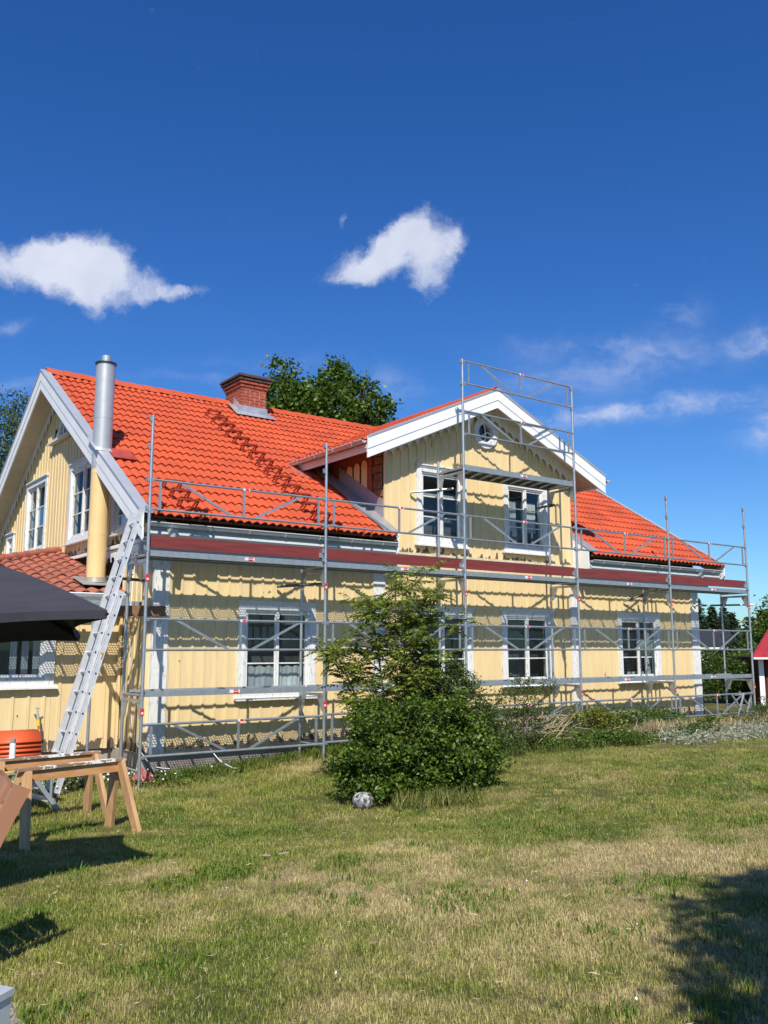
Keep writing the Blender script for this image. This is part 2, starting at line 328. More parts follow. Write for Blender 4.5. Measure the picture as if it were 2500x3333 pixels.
def lawn_grass():
    P = []; Sc = []
    def ok(x, y):
        if y > 1.05 and x > .5: return False
        if y > 2.35: return False
        if x < -3.70+.05*math.sin(y*9) and y < -7.88: return False
        return True
    for d0, d1, dens in ((3.6, 6.5, 520), (6.5, 10, 350), (10, 15, 190), (15, 24, 80)):
        hw = .47; area = (d1*d1-d0*d0)*hw; n = int(area*dens)
        for i in range(n):
            d = math.sqrt(rnd.uniform(d0*d0, d1*d1)); r = rnd.uniform(-hw, hw)*d; v = CAM+Rv*r+Fh*d; x, y = v.x, v.y
            if not ok(x, y): continue
            P.append((x, y, gh(x, y))); s = rnd.uniform(.7, 1.2)*(1+.25*math.sin(x*2.1+1)*math.sin(y*1.7))
            if y > -2 and x < 5: s *= 1.35
            if d > 10: s *= 1.15
            Sc.append(s)
    gn_scatter('lawn_grass', P, Sc, lawnclump, kind='stuff', label='short patchy lawn grass, green with dry straw patches', cat='grass')
lawn_grass()
# ------------------------------------------------------------------ house
RX0, RX1, EY, RY, EZ, SL = 0.07, 15.18, .50, 6.635, 3.60, .6195
SC, SS = math.cos(math.atan(SL)), math.sin(math.atan(SL))
def rz(y): return EZ+SL*(y-EY) if y <= RY else EZ+SL*(2*RY-y-EY)
DX, DZ, DS = 7.61, 6.86, .446; DY0 = .62
DC, DSn = math.cos(math.atan(DS)), math.sin(math.atan(DS))
def dz(x): return DZ-DS*abs(x-DX)
WY = 1.1; HX0, HX1 = .55, 14.70; DL, DR_ = 5.03, 10.18
house = thing('wooden_house', (.55, 1.1, 0), 'long yellow board house with bright red tiled roof, white trim and a gabled dormer', 'house')
# --- board walls
class Frame:
    def __init__(s, kind, c): s.k = kind; s.c = c
    def __call__(s, u, o, z): return (u, s.c-o, z) if s.k == 'y' else (s.c-o, -u, z)   # gable: u = -y
def clipseg(z0, z1, holes, a, b):
    segs = [(z0, z1)]
    for (hu0, hu1, hz0, hz1) in holes:
        if hu0 < b-.032 and hu1 > a+.032:
            ns = []
            for (p, q) in segs:
                if hz1 <= p or hz0 >= q: ns.append((p, q)); continue
                if hz0 > p: ns.append((p, hz0))
                if hz1 < q: ns.append((hz1, q))
            segs = ns
    return segs
def boardwall(parent, fr, u0, u1, zb, top, holes, pitch=.21, mb=None, bm_=None, apex=None, back=True, bw=.045):
    """vertical boards with cover battens; every board and batten an object; the backing goes on as one sheet"""
    mb = mb or yel; bm_ = bm_ or yel_d
    n = max(1, round((u1-u0)/pitch)); p = (u1-u0)/n; bk = MB()
    for i in range(n):
        a, b = u0+i*p, u0+(i+1)*p
        cuts = sorted(set([a, b]+[h[k] for h in holes for k in (0, 1) if a+.03 < h[k] < b-.03]))
        for c0, c1 in zip(cuts, cuts[1:]):
            tt = min(top(c0), top(c1)); segs = clipseg(zb, 99, holes, c0, c1)
            for (s0, s1) in segs:
                if s0 >= tt-.02 and s1 > 50: 
                    if max(top(c0), top(c1)) < s0+.04: continue
                ta, tb = (min(s1, top(c0)), min(s1, top(c1)))
                if ta <= s0+.02 and tb <= s0+.02: continue
                ta = max(ta, s0+.005); tb = max(tb, s0+.005)
                poly = [(c0+.002, s0), (c1-.002, s0), (c1-.002, tb)]
                if apex and c0 < apex < c1 and s1 > 50: poly.append((apex, top(apex)))
                poly.append((c0+.002, ta)); o = rnd.uniform(0, .003)
                pts = [fr(u, .0+o, z) for u, z in poly]; d = Vector(fr(0, .022, 0))-Vector(fr(0, 0, 0))
                org = fr((c0+c1)/2, 0, s0)
                m = MB().prism(pts, d); ob = link('board', m.mesh('board', mb, org), parent, loc=org)
                bk.sheet([fr(u, -.004, z) for u, z in poly])
    for i in range(n+1):
        a = u0+i*p; lo, hi = a-bw/2, a+bw/2
        lo = max(lo, u0); hi = min(hi, u1)
        tt = min(top(lo), top(hi))
        for (s0, s1) in clipseg(zb+rnd.uniform(0, .012), tt-.01, holes, lo, hi):
            if s1-s0 < .05: continue
            o = rnd.uniform(.022, .024); x0, z0, z1 = a, s0, s1
            org = fr(a, 0, s0)
            m = MB().prism([fr(lo, o, z0), fr(hi, o, z0), fr(hi, o, z1), fr(lo, o, z1)], Vector(fr(0, .016, 0))-Vector(fr(0, 0, 0)))
            link('batten', m.mesh('batten', bm_, org), parent, loc=org)
    if back: return bk
frF = Frame('y', WY); frG = Frame('x', HX0); frA = Frame('y', 2.4)
# window descriptors: outer casing (u0,u1,z0,z1)
WF = [(2.02, 3.52, .80, 2.375), (5.70, 7.20, .86, 2.39), (8.00, 9.50, .86, 2.40), (11.62, 13.14, .86, 2.41)]
WD = [(5.80, 7.08, 3.62, 5.175), (8.12, 9.42, 3.62, 5.12)]
WG = [(-8.86, -7.22, 3.68, 5.33), (-5.62, -3.92, 3.66, 5.25), (-2.98, -2.25, 3.58, 4.25), (-10.5, -9.8, 3.72, 4.33)]
WAx = [(-2.6, -.56, 1.02, 2.05)]
def shrink(h, e=.02): return (h[0]+e, h[1]-e, h[2]+e, h[3]-e)
def wall_obj(name, parent, bkmb, **k):
    o = bkmb.build(name, backing, parent, recalc=False, **k); return o
# the wall part must exist before its boards: make an empty mesh, fill it afterwards
def wallpart(name): 
    me = bpy.data.meshes.new(name); o = link(name, me, house); me.materials.append(backing); return o
def fill(o, mb):
    org = wpos(o.parent); me = o.data; me.from_pydata([tuple(Vector(v)-org) for v in mb.v], [], mb.f)
    for m in mb.mats:
        pass
    me.update()
def run_wall(name, fr, u0, u1, zb, top, holes, **k):
    o = wallpart(name); bk = boardwall(o, fr, u0, u1, zb, top, [shrink(h) for h in holes], **k); fill(o, bk); return o
eav = rz(WY)-.5
run_wall('front_wall', frF, .80, 4.76, .07, lambda u: 3.38, WF[:1])
run_wall('front_wall', frF, 5.035, 10.07, .07, lambda u: 3.36, WF[1:3])
run_wall('front_wall', frF, 10.33, 14.39, .07, lambda u: 3.38, WF[3:])
run_wall('dormer_wall', frF, 5.03, 10.18, 3.43, lambda u: dz(u)-.14, WD+[(DX-.2, DX+.22, 5.87, 6.27)], apex=DX)
run_wall('gable_wall', frG, -11.55, -1.15, 3.42, lambda u: rz(-u)-.16, WG+[(-7.0, -5.73, 5.96, 6.3)], apex=-RY)
run_wall('gable_wall', frG, -2.4, -1.15, .0, lambda u: 3.30, [])
run_wall('annex_wall', frA, -3.3, .50, .0, lambda u: 2.36, WAx, pitch=.235)
# dark cheek of dormer: bare red-brown arched boards, then torn open log edge
ck = MB(); cz = lambda y: rz(y)
ck.prism([(DL+.03, WY+.02, 3.9), (DL+.03, 3.6, cz(3.6)-.02), (DL+.03, 3.6, 5.62), (DL+.03, WY+.02, 5.62)], (.05, 0, 0))
cheek = ck.build('dormer_cheek', rustwood, house)
for i in range(7):
    y = 1.62+i*.26
    b = MB(); zb = cz(y)+.1; zt = 5.28-.02*i
    pts = [(DL, y, zb), (DL, y+.19, zb+.1), (DL, y+.19, zt-.1)]+[(DL, y+.095+.095*math.cos(a), zt-.1+.095*math.sin(a)) for a in np.linspace(.3, 2.84, 6)]+[(DL, y, zt-.1)]
    if zt-zb > .3: b.prism(pts, (-.02, 0, 0)); b.build('arched_board', yel, cheek)
lg = MB()
for k in range(9):
    z = 4.0+k*.16; lg.box(DL-.012, DL+.03, WY+.03, WY+.30+.05*math.sin(k*2.3), z, z+.14+.01*math.sin(k*5))
lg.build('bare_log_end', oldwood, cheek)
MB().box(DL-.02, DL+.02, WY+.36, WY+.50, 3.95, 5.5).build('corner_board', rustwood, cheek)
# right side bare edge of dormer
lg = MB()
for k in range(11):
    z = 3.5+k*.15; lg.box(DR_+.002, DR_+.05+.02*math.sin(k*3.1), WY+.0, WY+.3, z, z+.135)
lg.build('bare_log_end', oldwood, house)
MB().prism([(DR_-.05, WY+.02, 3.9), (DR_-.05, 3.6, cz(3.6)-.02), (DR_-.05, 3.6, 5.62), (DR_-.05, WY+.02, 5.62)], (.04, 0, 0)).build('dormer_cheek', rustwood, house)
# pilasters / corner boards
def pil(x0, x1, z1=3.3, side=False):
    b = MB().box(x0, x1, WY-.06, WY+.0, .0, z1)
    if side: b.box(x0-.001, x0+.04, WY+.0, WY+.22, .0, z1)
    b.build('corner_board', oldwhite, house)
pil(.53, .79, side=True); pil(4.765, 5.03); pil(10.075, 10.325); pil(14.395, 14.70)
MB().box(.46, .50, 2.28, 2.36, 0, 2.4).box(.44, .548, 1.13, 1.30, 0, 3.2).build('corner_board', yel, house)
# sill ledge between storeys and base boards
MB().box(4.9, 10.2, WY-.09, WY, 3.385, 3.43).box(4.95, 10.15, WY-.06, WY, 3.345, 3.383).build('ledge_board', mk('cream_ledge', (.68, .60, .42), rough=.6), house)
fb = MB().prism([(.5, WY-.07, .0), (.5, WY, .068), (.5, WY, -.02)], (14.2, 0, 0)); fb.build('drip_board', mk('pale_drip_board', (.55, .46, .28), rough=.7), house)
fd = MB().box(.6, 14.65, WY+.03, WY+.2, -.6, .0).box(.6, .8, WY+.2, 11.4, -.6, .0).box(-3.2, .6, 2.45, 2.6, -.6, 0).box(.47, .6, WY+.05, 2.45, -.6, 0); fd.build('foundation', stone, house)
# core behind: back wall, right gable, floor block (dark)
b = MB()
b.box(HX0+.1, HX1, 11.5, 11.6, -.1, 3.5)
b.prism([(HX1, WY+.03, 0), (HX1, 11.6, 0), (HX1, 11.6, rz(11.6)-.15), (HX1, RY, rz(RY)-.15), (HX1, WY+.03, rz(WY)-.15)], (-.05, 0, 0)); b.build('rear_wall', yel, house)
MB().box(.7, 14.6, 1.9, 1.95, 0, 3.4).box(5.1, 10.1, 1.95, 2.0, 3.45, 5.8).box(1.5, 1.55, 4.2, 9.4, 3.3, 5.4).build('inner_partition', roomm, house)
# --- windows
def window(kind, c, win, cols=2, rows=3, case=.115, curt=0, sash=oldwhite, cap=True, sillx=.05, pots=False, blind=0):
    u0, u1, z0, z1 = win; w = u1-u0; h = z1-z0
    m = Matrix.Translation((u0, c, z0)) if kind == 'y' else Matrix.Translation((c, -u0, z0)) @ Matrix.Rotation(-math.pi/2, 4, 'Z')
    b = MB(); T = case; y0, y1 = -.065, -.02
    b.box(0, T, y0, y1, 0, h); b.box(w-T, w, y0, y1, 0, h); b.box(T, w-T, y0, y1, h-T, h)
    b.box(T, w-T, y0, y1, .0, T*.7)
    # inner frame
    f0, f1, g0, g1 = T, w-T, T*.7, h-T
    b.box(f0, f0+.03, -.045, .10, g0, g1); b.box(f1-.03, f1, -.045, .10, g0, g1); b.box(f0+.03, f1-.03, -.045, .10, g1-.03, g1); b.box(f0+.03, f1-.03, -.045, .10, g0, g0+.03)
    if cap: b.box(-.03, w+.03, -.10, -.0, h+.001, h+.028); b.box(-.012, w+.012, -.08, -.02, h-.03, h)
    win_o = link('window', b.mesh('window', sash), house, mtx=m)
    def child(nm, mb_, mat):
        o = bpy.data.objects.new(nm, mb_.mesh(nm, mat)); col.objects.link(o); o.parent = win_o; return o
    child('sill', MB().prism([(-sillx, -.13, -.012), (-sillx, -.02, .03), (-sillx, -.02, -.03), (-sillx, -.13, -.04)], (w+2*sillx, 0, 0)), oldwhite)
    W2 = (f1-f0-.06)/cols
    for i in range(cols):
        s0 = f0+.03+i*W2; s1 = s0+W2; q0, q1 = g0+.03, g1-.03; e = .042
        sb = MB().box(s0, s0+e, -.02, .02, q0, q1).box(s1-e, s1, -.02, .02, q0, q1).box(s0+e, s1-e, -.02, .02, q0, q0+e+.01).box(s0+e, s1-e, -.02, .02, q1-e, q1)
        child('sash', sb, sash)
        ph = (q1-q0-2*e)/rows
        for r in range(rows):
            p0 = q0+e+r*ph
            if r: child('glazing_bar', MB().box(s0+e, s1-e, -.015, .012, p0-.011, p0+.011), sash)
            tl = rnd.uniform(-.004, .004)
            child('pane', MB().add([(s0+e, .0, p0), (s1-e, .0+tl, p0), (s1-e, .0+tl, p0+ph), (s0+e, .0, p0+ph)], [(0, 1, 2, 3)]), glassm)
    if cols > 1: child('mullion', MB().box(f0+.03+W2-.028, f0+.03+W2+.028, -.045, -.021, g0+.03, g1-.03), sash)
    # reveal box
    rb = MB(); D = .55; x0, x1, a0, a1 = f0-.3, f1+.3, g0-.2, g1+.2
    rb.add([(x0, .12, a0), (x1, .12, a0), (x1, .12, a1), (x0, .12, a1), (x0, D, a0), (x1, D, a0), (x1, D, a1), (x0, D, a1)], [(0, 1, 5, 4), (3, 7, 6, 2), (0, 4, 7, 3), (1, 2, 6, 5), (4, 5, 6, 7)])
    child('room_recess', rb, roomm)
    if curt:
        n = 40; cb = MB(); zt = g0+.03+(h-T*1.7)*curt
        vs = []
        for k in range(n+1):
            x = f0+(f1-f0)*k/n; y = .16+.008*math.sin(k*1.9)+.006*math.sin(k*.7)
            vs += [(x, y, g0), (x, y+.002, zt+.015*math.sin(k*1.1))]
        cb.add(vs, [(2*k, 2*k+2, 2*k+3, 2*k+1) for k in range(n)]); child('curtain', cb, curtain)
    for (ca, cb_, cz0, cz1) in (blind or []):
        child('curtain', MB().box(f0+(f1-f0)*ca, f0+(f1-f0)*cb_, .15, .16, g0+(g1-g0)*cz0, g0+(g1-g0)*cz1), curtain)
    if pots:
        for k, px in enumerate(pots):
            pb = MB(); x = f0+(f1-f0)*px; pb.tube((x, .10, g0+.03), (x, .10, g0+.14), .04, .05, mat=pot)
            for q in range(26):
                a = rnd.uniform(0, 6.28); r = rnd.uniform(.0, .085); zz = g0+.15+rnd.uniform(0, .26); cx, cy = x+r*math.cos(a), .10+r*.3*math.sin(a); s = rnd.uniform(.012, .024)
                pb.add([(cx-s, cy, zz), (cx, cy-s, zz+s*.3), (cx+s, cy, zz), (cx, cy+.3*s, zz+s)], [(0, 1, 2, 3)], flower if q % 4 == 0 else leafG)
            child('flower_pot', pb, pot)
    return win_o
leafG = leafmat('garden_leaf', (.045, .085, .012), (.13, .20, .03))
window('y', WY, WF[0], curt=.29, case=.12, blind=[(.7, .93, .83, 1)])
window('y', WY, WF[1], case=.12); window('y', WY, WF[2], case=.12)
window('y', WY, WF[3], case=.12, curt=.0, blind=[(.0, .17, .0, 1), (.83, 1, 0, 1)], pots=[.12, .3, .42, .68, .85])
window('y', WY, WD[0], blind=[(.0, 1, .66, .72)], sash=oldwhite); window('y', WY, WD[1], blind=[(.02, .4, .3, .8), (.55, .95, .3, .8)])
window('x', HX0, WG[0]); window('x', HX0, WG[1]); window('x', HX0, WG[2], cols=1, rows=2, case=.10); window('x', HX0, WG[3], cols=1, rows=2, case=.10)
window('y', 2.4, WAx[0], cols=2, rows=1, case=.15, curt=.0, blind=[(.72, .78, .1, .95), (.82, .88, .0, .95), (.92, .99, .0, .9)])
def roundwin():
    b = MB(); n = 32; cx, cz_ = DX+.02, 6.07
    def ring(r0, r1, ya, yb, mat):
        vs = []
        for k in range(n):
            a = 2*math.pi*k/n; ca, sa = math.cos(a), math.sin(a)
            vs += [(cx+r0*ca, ya, cz_+r0*sa), (cx+r1*ca, ya, cz_+r1*sa), (cx+r1*ca, yb, cz_+r1*sa), (cx+r0*ca, yb, cz_+r0*sa)]
        fs = []
        for k in range(n):
            j = (k+1) % n; fs += [(4*k, 4*k+1, 4*j+1, 4*j), (4*k+1, 4*k+2, 4*j+2, 4*j+1), (4*k+2, 4*k+3, 4*j+3, 4*j+2), (4*k+3, 4*k, 4*j, 4*j+3)]
        b.add(vs, fs, mat)
    ring(.20, .335, WY-.085, WY-.01, oldwhite); ring(.19, .215, WY-.06, WY+.06, oldwhite)
    o = b.build('round_window', oldwhite, house)
    MB().add([(cx+.2*math.cos(2*math.pi*k/n), WY+.01, cz_+.2*math.sin(2*math.pi*k/n)) for k in range(n)], [tuple(range(n))]).build('pane', glassm, o)
    MB().box(cx-.26, cx+.26, WY+.3, WY+.31, cz_-.26, cz_+.26).build('room_recess', roomm, o)
    g = MB()
    for sgn in (1, -1):
        pts = [Vector((cx+.06*math.sin(t*math.pi)*sgn*(.6), WY-.015, cz_+.2*(2*t-1))) for t in np.linspace(0, 1, 7)]
        for p, q in zip(pts, pts[1:]): 
            if sgn == 1: g.bar(p, q, .02, .022, (0, 1, 0))
        pts = [Vector((cx+.2*(2*t-1), WY-.017, cz_-.02-.05*math.sin(t*2*math.pi))) for t in np.linspace(0, 1, 9)]
        if sgn == 1:
            for p, q in zip(pts, pts[1:]): g.bar(p, q, .02, .022, (0, 1, 0))
    g.build('glazing_bar', white, o)
roundwin()
def triwin():
    x = HX0; b = MB(); A, B, Ct = (-5.80+.0, 5.98), (-6.95, 5.98), (-6.37, 6.42)
    P = [Vector((x-.05, 5.78, 5.98)), Vector((x-.05, 6.95, 5.98)), Vector((x-.05, 6.365, 6.44))]; c = sum(P, Vector())/3; Q = [c+(p-c)*.62 for p in P]
    for i in range(3):
        j = (i+1) % 3; b.prism([P[i], P[j], Q[j], Q[i]], (.06, 0, 0))
    b.bar(P[0]+Vector((-.05, -.1, -.03)), P[1]+Vector((-.05, .1, -.03)), .12, .04)
    b.bar((x-.02, 6.365, 6.0), (x-.02, 6.365, 6.3), .02, .03)
    o = b.build('triangular_window', oldwhite, house)
    MB().add([tuple(q+Vector((.03, 0, 0))) for q in Q], [(0, 1, 2)]).build('pane', glassm, o)
    MB().box(x+.3, x+.31, 5.7, 7, 5.9, 6.5).build('room_recess', roomm, o)
triwin()
# --- roofs: underlay, tiles
def roofsheet(name, pts, mat, th=.04):
    p = [Vector(q) for q in pts]; n = (p[1]-p[0]).cross(p[2]-p[0]).normalized()
    if n.z < 0: n = -n
    b = MB().prism([q-n*(.03) for q in p], -n*th); return b.build(name, mat, house)
main_roof = roofsheet('front_roof', [(RX0+.07, EY+.1, rz(EY+.1)), (DX-2.6, EY+.1, rz(EY+.1)), (DX-2.6, WY, rz(WY)), (DX-2.55, 3.4, rz(3.4)), (DX, RY-.2, rz(RY-.2)), (DX, RY, rz(RY)), (RX0+.07, RY, rz(RY))], backing)
main_roof_r = roofsheet('front_roof', [(DX, RY, rz(RY)), (DX, RY-.2, rz(RY-.2)), (DX+2.6, 3.4, rz(3.4)), (DX+2.75, EY+.1, rz(EY+.1)), (RX1-.07, EY+.1, rz(EY+.1)), (RX1-.07, RY, rz(RY))], backing)
roofsheet('rear_roof', [(RX0+.07, RY, rz(RY)), (RX1-.07, RY, rz(RY)), (RX1-.07, 2*RY-EY, EZ), (RX0+.07, 2*RY-EY, EZ)], tilem)
VY = EY+(DZ-EZ)/SL   # where dormer ridge meets main slope
def vly(x): return EY+(dz(x)-EZ)/SL
for sg in (-1, 1):
    xe = DX+sg*3.27
    r = roofsheet('dormer_roof', [(DX, DY0+.07, DZ), (DX, VY+.1, DZ), (xe, vly(xe)+.1, dz(xe)), (xe, DY0+.07, dz(xe))], backing)
    if sg < 0: droof = r
    else: droof_r = r
def tilemesh(width=.30, length=.415, waves=2, amp=.021, th=.016, lift=.03, seg=14):
    vs = []; fs = []
    def h(x): 
        t = x/width*waves; t -= math.floor(t)
        return amp*(math.cos(2*math.pi*t)*-1 if False else (1-2*abs(2*t-1)**1.6)*.5+.5)*1.0*2-amp
    xs = [width*k/seg for k in range(seg+1)]
    for (y, zo) in ((0, lift), (length, 0)):
        for x in xs: vs.append((x, y, zo+h(x)+.012))
    for x in xs: vs.append((x, 0, lift+h(x)+.012-th))
    n = seg+1
    fs += [(k, k+1, n+k+1, n+k) for k in range(seg)]; fs += [(2*n+k, 2*n+k+1, k+1, k) for k in range(seg)]
    b = MB(); b.add(vs, fs, None, False); return b
tm = tilemesh(); TM = tm.mesh('roof_tile', tilem, recalc=False)
TV = np.array(tm.v); TF = tm.f
class Stuff:
    def __init__(s): s.m = []
    def add(s, mtx): s.m.append(np.array(mtx))
    def build(s, name, mat, parent, TV=TV, TF=TF, **k):
        if not s.m: return
        n = len(TV); vs = []; V = np.c_[TV, np.ones(n)]
        A = np.concatenate([(V @ m.T)[:, :3] for m in s.m]); org = np.array(wpos(parent))
        F = [tuple(i*n+q for q in f) for i in range(len(s.m)) for f in TF]
        me = bpy.data.meshes.new(name); me.from_pydata((A-org).tolist(), [], F); me.materials.append(mat); me.update()
        return setp(link(name, me, parent), **k)
ROW = (RY-EY-.02)/SC/19; up = Vector((0, SC, SS)); nrm = Vector((0, -SS, SC))
COLS = int((RX1-RX0-.1)/.30); cnt = 0; st = Stuff(); str_ = Stuff()
for r in range(19):
    y = EY+.03+r*ROW*SC
    for c in range(COLS+1):
        x = RX0+.09+c*.30
        if x+.3 > RX1+.02: continue
        xc = x+.15; yc = y+.15
        if x+.3 > DX-2.68 and x < DX+2.74 and yc < 1.4+.3 and x+.28 > DX-2.68+max(0, 0): 
            if x > DX-2.9 and x < DX+2.7: continue
        if abs(xc-DX) < 3.1 and rz(y+.3) < dz(xc)-.10 and (abs(xc-DX) < 2.62 or y > 3.2): continue
        if abs(xc-4.83) < .42 and y+.3 > 6.0: continue
        jit = rnd.uniform(-.004, .004)
        m = basis((1, 0, 0), up, nrm, Vector((x+jit*.3, y, rz(y)))+nrm*(.0+abs(jit)*.5))
        if c < 15 and cnt < 300: link('roof_tile', TM, main_roof, mtx=m); cnt += 1
        elif x < DX: st.add(m)
        else: str_.add(m)
st.build('roof_tiles', tilem, main_roof, kind='stuff'); str_.build('roof_tiles', tilem, main_roof_r, kind='stuff')
for sg, par in ((-1, droof), (1, droof_r)):
    s = Stuff(); U = Vector((-sg*DC, 0, DSn)); Nn = Vector((sg*DSn, 0, DC)); Xa = U.cross(Nn); L = 3.30/DC; rows = 9; rw = L/rows
    for r in range(rows):
        xx = DX+sg*(3.32-r*rw*DC); zz = dz(xx)
        for c in range(18):
            y = DY0+.03+c*.30
            yc = y+.15
            if rz(yc) > dz(xx-sg*.15)+.22: continue
            o = Vector((xx, y if sg > 0 else y+.30, zz)); s.add(basis(Xa, U, Nn, o))
    s.build('roof_tiles', tilem, par, kind='stuff')
# ridge tiles
def ridgetile(parent, p0, d, n, step, w=.13, drop=.09):
    d = Vector(d); side = Vector((d.y, -d.x, 0)).normalized()
    b = MB(); 
    prof = [(-w, -drop), (-w*.75, -.012), (-w*.3, .045), (w*.3, .045), (w*.75, -.012), (w, -drop)]
    for e, (ln, lf) in enumerate(((0, .018), (step+.04, 0))):
        pass
    vs = [side*a*(1.06 if k == 0 else 1)+Vector((0, 0, z_+lf))+d*ln for k, (ln, lf) in enumerate(((0, .02), (step+.03, 0))) for a, z_ in prof]
    vs += [side*a*1.06+Vector((0, 0, z_+.02-.02)) for a, z_ in prof]
    n6 = 6; b.add(vs, [(k, k+1, n6+k+1, n6+k) for k in range(5)]+[(12+k, 12+k+1, k+1, k) for k in range(5)])
    me = b.mesh('ridge_tile', tilem)
    for i in range(n): link('ridge_tile', me, parent, loc=Vector(p0)+d*step*i+Vector((0, 0, rnd.uniform(0, .006))))
ridgetile(main_roof, (RX0+.10, RY, rz(RY)+.055), (1, 0, 0), 12, .355); ridgetile(main_roof, (5.22, RY, rz(RY)+.055), (1, 0, 0), 28, .355)
ridgetile(droof, (DX, DY0+.02, DZ+.05), (0, 1, 0), 15, .345)
# --- bargeboards and metal caps
def rake(p_foot, p_top, out, parent, name, w1=.16, w2=.165, cap=.16, m=white, yv=None, ov=.014, cz0=.060):
    """two stepped boards and a metal cap following the slope; out = outward unit vector, p in the plane of the roof edge"""
    a, b_ = Vector(p_foot), Vector(p_top); o = Vector(out); dn = Vector((0, 0, -1))
    q = MB().prism([a+Vector((0, 0, .058)), b_+Vector((0, 0, .058)), b_+dn*w1, a+dn*w1], -o*.035); q.build(name, m, parent)
    q = MB().prism([a+dn*(w1+.001)-o*.011, b_+dn*(w1+.001)-o*.011, b_+dn*(w1+w2)-o*.011, a+dn*(w1+w2)-o*.011], -o*.03); q.build(name, m, parent)
    q = MB().prism([a+Vector((0, 0, cz0))+o*ov, b_+Vector((0, 0, cz0))+o*ov, b_+Vector((0, 0, cz0))-o*cap, a+Vector((0, 0, cz0))-o*cap], (0, 0, .022))
    q.prism([a+Vector((0, 0, .035))+o*.01, b_+Vector((0, 0, .035))+o*.01, b_+Vector((0, 0, .0595))+o*.01, a+Vector((0, 0, .0595))+o*.01], -o*.008); q.build('metal_cap', flash, parent)
rake((RX0, EY-.02, rz(EY-.02)), (RX0, RY, rz(RY)), (-1, 0, 0), house, 'bargeboard', .17, .19, .17)
rake((RX0, 2*RY-EY, EZ), (RX0, RY, rz(RY)), (-1, 0, 0), house, 'bargeboard', .17, .19, .17)
rake((RX1, EY+.05, rz(EY+.05)), (RX1, RY, rz(RY)), (1, 0, 0), house, 'bargeboard', .17, .19, .13)
for sg in (-1, 1): rake((DX+sg*3.27, DY0, dz(DX+3.27)), (DX, DY0, DZ), (0, -1, 0), house, 'bargeboard', .175, .165, .03)
# soffits
def soff(pts, n=None): MB().sheet(pts).build('soffit', soffitm, house, recalc=False)
dn = .17
soff([(RX0+.05, EY+.1, rz(EY+.1)-dn), (HX0+.02, EY+.1, rz(EY+.1)-dn), (HX0+.02, RY, rz(RY)-dn), (RX0+.05, RY, rz(RY)-dn)])
soff([(RX0+.05, 2*RY-EY, EZ-dn), (HX0+.02, 2*RY-EY, EZ-dn), (HX0+.02, RY, rz(RY)-dn), (RX0+.05, RY, rz(RY)-dn)])
for sg in (-1, 1):
    xe = DX+sg*3.25; soff([(xe, DY0+.04, dz(xe)-dn), (DX, DY0+.04, DZ-dn), (DX, WY+.02, DZ-dn), (xe, WY+.02, dz(xe)-dn)])
    xi = DX+sg*2.58; yv = 3.2
    soff([(xe, WY+.02, dz(xe)-dn), (xi, WY+.02, dz(xi)-dn), (xi, vly(xi), dz(xi)-dn), (xe, vly(xe), dz(xe)-dn)])
# scalloped friezes
def scallop(A, B, outv, top_h, n, arch, name='scalloped_frieze', mat=None):
    A, B, o = Vector(A), Vector(B), Vector(outv); b = MB(); sN = 8; vs = []; N = n*sN
    for k in range(N+1):
        t = k/N; fr_ = (k % sN)/sN; x = 2*fr_-1; cut = arch*math.sqrt(max(0, 1-x*x)) if k % sN else 0
        base = A.lerp(B, t); vs += [base+Vector((0, 0, top_h)), base+Vector((0, 0, cut))]
    nv = len(vs); vs += [v-o*.016 for v in vs[:nv]]
    fs = [(2*k, 2*k+2, 2*k+3, 2*k+1) for k in range(N)]+[(nv+2*k+1, nv+2*k+3, nv+2*k+2, nv+2*k) for k in range(N)]+[(2*k+1, 2*k+3, nv+2*k+3, nv+2*k+1) for k in range(N)]
    b.add(vs, fs); return b.build(name, mat or mk('frieze_white', (.68, .67, .63), (.6, .59, .55), rough=.6, c3=(.25, .22, .18), thr3=(.66, .72), scale3=5), house)
frm = mk('frieze_white', (.80, .80, .78), (.72, .72, .70), rough=.6, c3=(.25, .22, .18), thr3=(.68, .74), scale3=5)
for sg in (-1, 1):
    x = DX+sg*2.62; scallop((x, WY-.10, dz(x)-.52), (DX, WY-.10, DZ-.52), (0, -1, 0), .36, 13, .14, mat=frm)
scallop((HX0-.07, 1.1, rz(1.1)-.52), (HX0-.07, RY, rz(RY)-.52), (-1, 0, 0), .37, 24, .15, mat=frm)
scallop((HX0-.07, 2*RY-1.1, rz(1.1)-.52), (HX0-.07, RY, rz(RY)-.52), (-1, 0, 0), .37, 24, .15, mat=frm)
scallop((HX0-.06, 3.4, 3.10), (HX0-.06, 1.55, 3.10), (-1, 0, 0), .21, 9, .09, mat=frm)
MB().box(HX0-.09, HX0-.02, 1.2, 10.9, 3.32, 3.38).build('ledge_board', frm, house)
